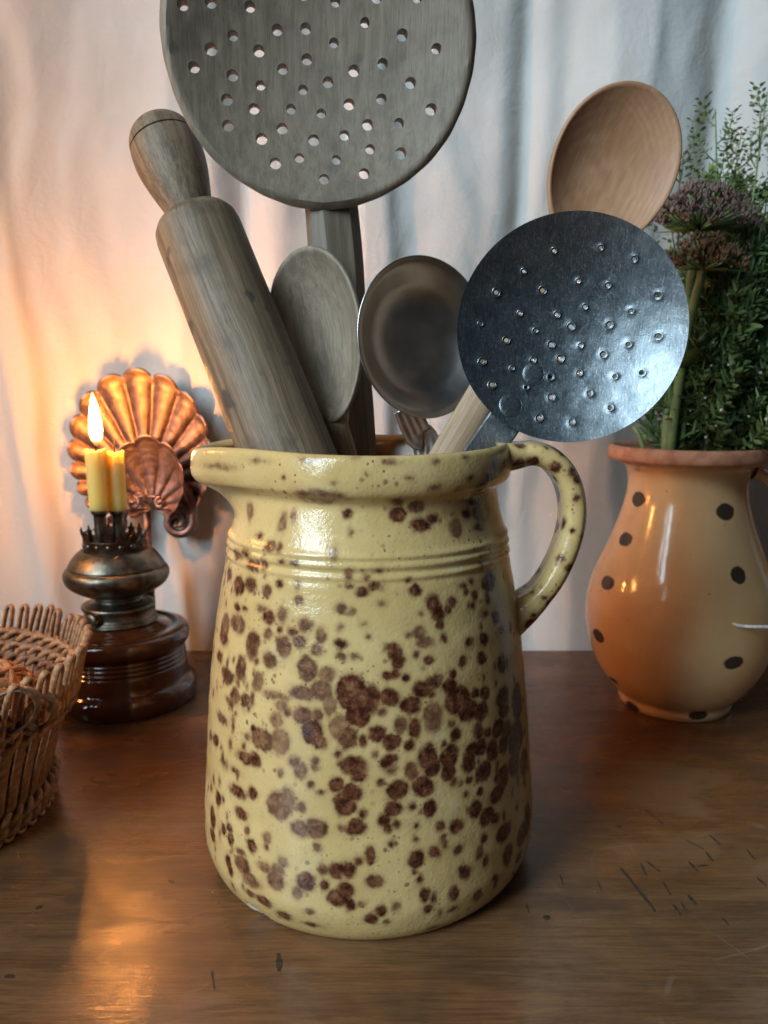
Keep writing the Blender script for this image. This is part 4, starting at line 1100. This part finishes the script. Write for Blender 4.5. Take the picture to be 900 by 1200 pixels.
# ------------------------------------------------------------------ basket
BX, BY = -.2865, .440
def basket():
    root = thing('wicker_basket', 'small woven straw basket with looped rim at the left edge', 'basket', T(BX, BY, 0))
    N = 56; rr = random.Random(6)
    def rad(z): return .0745+(z/.075)*.0220
    def ring_strands(z, r, amp, turns, strands, thick, mat, name):
        for s in range(strands):
            pts = []
            n = turns*8
            for k in range(n):
                a = 2*PI*k/n; ph = turns*a+2*PI*s/strands
                pts.append(((r+amp*math.cos(ph))*math.cos(a), (r+amp*math.cos(ph))*math.sin(a), z+amp*1.15*math.sin(ph)+.0007*math.sin(a*5+s)))
            m = MB(); m.tube(pts, thick, 6, closed=True); m.build(name, mat, root)
    V, Fc = lathe([(.0005, .004), (.072, .004), (.075, .006), (.072, .0085), (.0005, .0085)], 56); mesh('floor', V, Fc, M['straw_dark'], root)
    m = MB(); path = [(rad(z)+b, 0, z) for z, b in ((.006, 0), (.02, -.0006), (.04, -.0010), (.058, -.0004), (.085, .0006))]
    m.tube(crom(path, 3), 1.0, section=[(.0011*math.cos(2*PI*k/8), .0039*math.sin(2*PI*k/8)) for k in range(8)], up=(1, 0, 0))
    st = m.build('stake', M['straw_dark'], root)
    m = MB(); h, ww = .021, .0027
    pts = [(0, -ww*1.15, -.014), (0, -ww*1.1, 0), (.001, -ww, h*.6), (.0018, -ww*.8, h*.88), (.0022, 0, h), (.0018, ww*.8, h*.88), (.001, ww, h*.6), (0, ww*1.1, 0), (0, ww*1.15, -.014)]
    m.tube(crom(pts, 3), 1.0, section=[(.0022*math.cos(2*PI*k/8), .0013*math.sin(2*PI*k/8)) for k in range(8)], up=(1, 0, 0)); lp = m.build('rim_loop', M['straw'], root)
    m = MB(); pts = [(0, -.0045, .012), (.0025, -.0044, .005), (.0035, -.002, .0014), (.0037, 0, .0011), (.0035, .002, .0014), (.0025, .0044, .005), (0, .0045, .012)]
    m.tube(crom(pts, 2), .0013, 6); fl = m.build('foot_loop', M['straw_dark'], root)
    for k in range(N):
        a = 2*PI*k/N+rr.uniform(-.012, .012)
        for src, r0, z0, tilt in ((st, 0, 0, 0), (lp, rad(.083)+.0015, .080+rr.uniform(-.0015, .002), .20+rr.uniform(-.07, .07)), (fl, rad(0)+.003, 0, 0)):
            o = src if k == 0 else src.copy()
            if k: COL.objects.link(o); o.parent = root
            aa = a+(PI/N if src is not st else 0)
            o.matrix_local = Matrix.Rotation(aa, 4, 'Z') @ T(r0, 0, z0) @ Matrix.Rotation(tilt, 4, 'Y') @ Matrix.Rotation(rr.uniform(-.06, .06) if src is lp else 0, 4, 'X')
    for (u, v, Y, a, b, tilt) in ((15, 833, .392, .0150, .0105, .75), (48, 835, .405, .0098, .0060, 1.2)):   # flat splint loops on the front rim
        c = at(u, v, Y)-Vector((BX, BY, 0)); ring = []
        for k in range(40):
            t = 2*PI*k/40; x, z = a*math.cos(t), b*math.sin(t)
            ring.append(c+Vector((x*math.cos(tilt)-z*math.sin(tilt), -.003*math.sin(t), x*math.sin(tilt)+z*math.cos(tilt))))
        m = MB(); n = len(ring)
        sec = [(.0011*math.cos(2*PI*k/10), .0030*math.sin(2*PI*k/10)) for k in range(10)]
        for k, p in enumerate(ring):
            tg = (ring[(k+1) % n]-ring[k-1]).normalized(); bb = Vector((.25, 1, .1)); bb = (bb-tg*bb.dot(tg)).normalized(); nn = tg.cross(bb)
            for x, y in sec: m.v.append(tuple(p+nn*x+bb*y))
        for k in range(n):
            for q in range(10):
                q2 = (q+1) % 10; k2 = (k+1) % n; m.f.append((k*10+q, k*10+q2, k2*10+q2, k2*10+q))
        m.build('loop_handle', M['splint'], root)
    ring_strands(.0065, rad(.0065)+.002, .0026, 28, 2, .0024, M['straw_dark'], 'foot_band')
    ring_strands(.0130, rad(.013)+.002, .0024, 28, 2, .0022, M['straw_dark'], 'foot_band')
    ring_strands(.0640, rad(.064)+.0012, .0026, 28, 2, .0021, M['straw_dark'], 'rim_band')
    ring_strands(.0715, rad(.0715)+.0010, .0024, 28, 2, .0020, M['straw'], 'rim_band')
    ring_strands(.0800, rad(.080)-.0002, .0024, 28, 2, .0019, M['straw'], 'rim_band')
basket()
def twine(c, R, squash, mat, label, seed, turns, thick, hole=.0):
    rr = random.Random(seed); root = None; pts = []
    ax = Vector((rr.uniform(-1, 1), rr.uniform(-1, 1), 1)).normalized(); n = turns*26
    for k in range(n):
        t = k/26*2*PI; tilt = 1.15*math.sin(k/n*PI*7); prec = k/n*2*PI*5.3
        q = Matrix.Rotation(prec, 3, 'Z') @ Matrix.Rotation(tilt, 3, 'X') @ Vector((math.cos(t), math.sin(t), 0))
        q *= R*(1+.05*math.sin(k*.37)); q.z *= squash
        pts.append(q)
    m = MB(); m.tube(pts, thick, 6)
    V, Fc = lathe([(R*.93*math.sin(PI*i/12), R*.93*squash*-math.cos(PI*i/12)) for i in range(13)], 20)
    root = thing('twine_ball', label, 'twine', T(Vector(c)-Vector((0, 0, R*squash))))
    up = T(0, 0, R*squash)
    mesh('core', V, Fc, mat, root, True, up); m.build('winding', mat, root, True, up)
twine((-.252, .463, .048), .038, .93, M['twine_brown'], 'orange brown ball of twine at the back of the basket', 3, 70, .0019)
twine((-.250, .408, .045), .031, .98, M['twine_white'], 'pale ball of twine at the front of the basket', 9, 64, .0017)
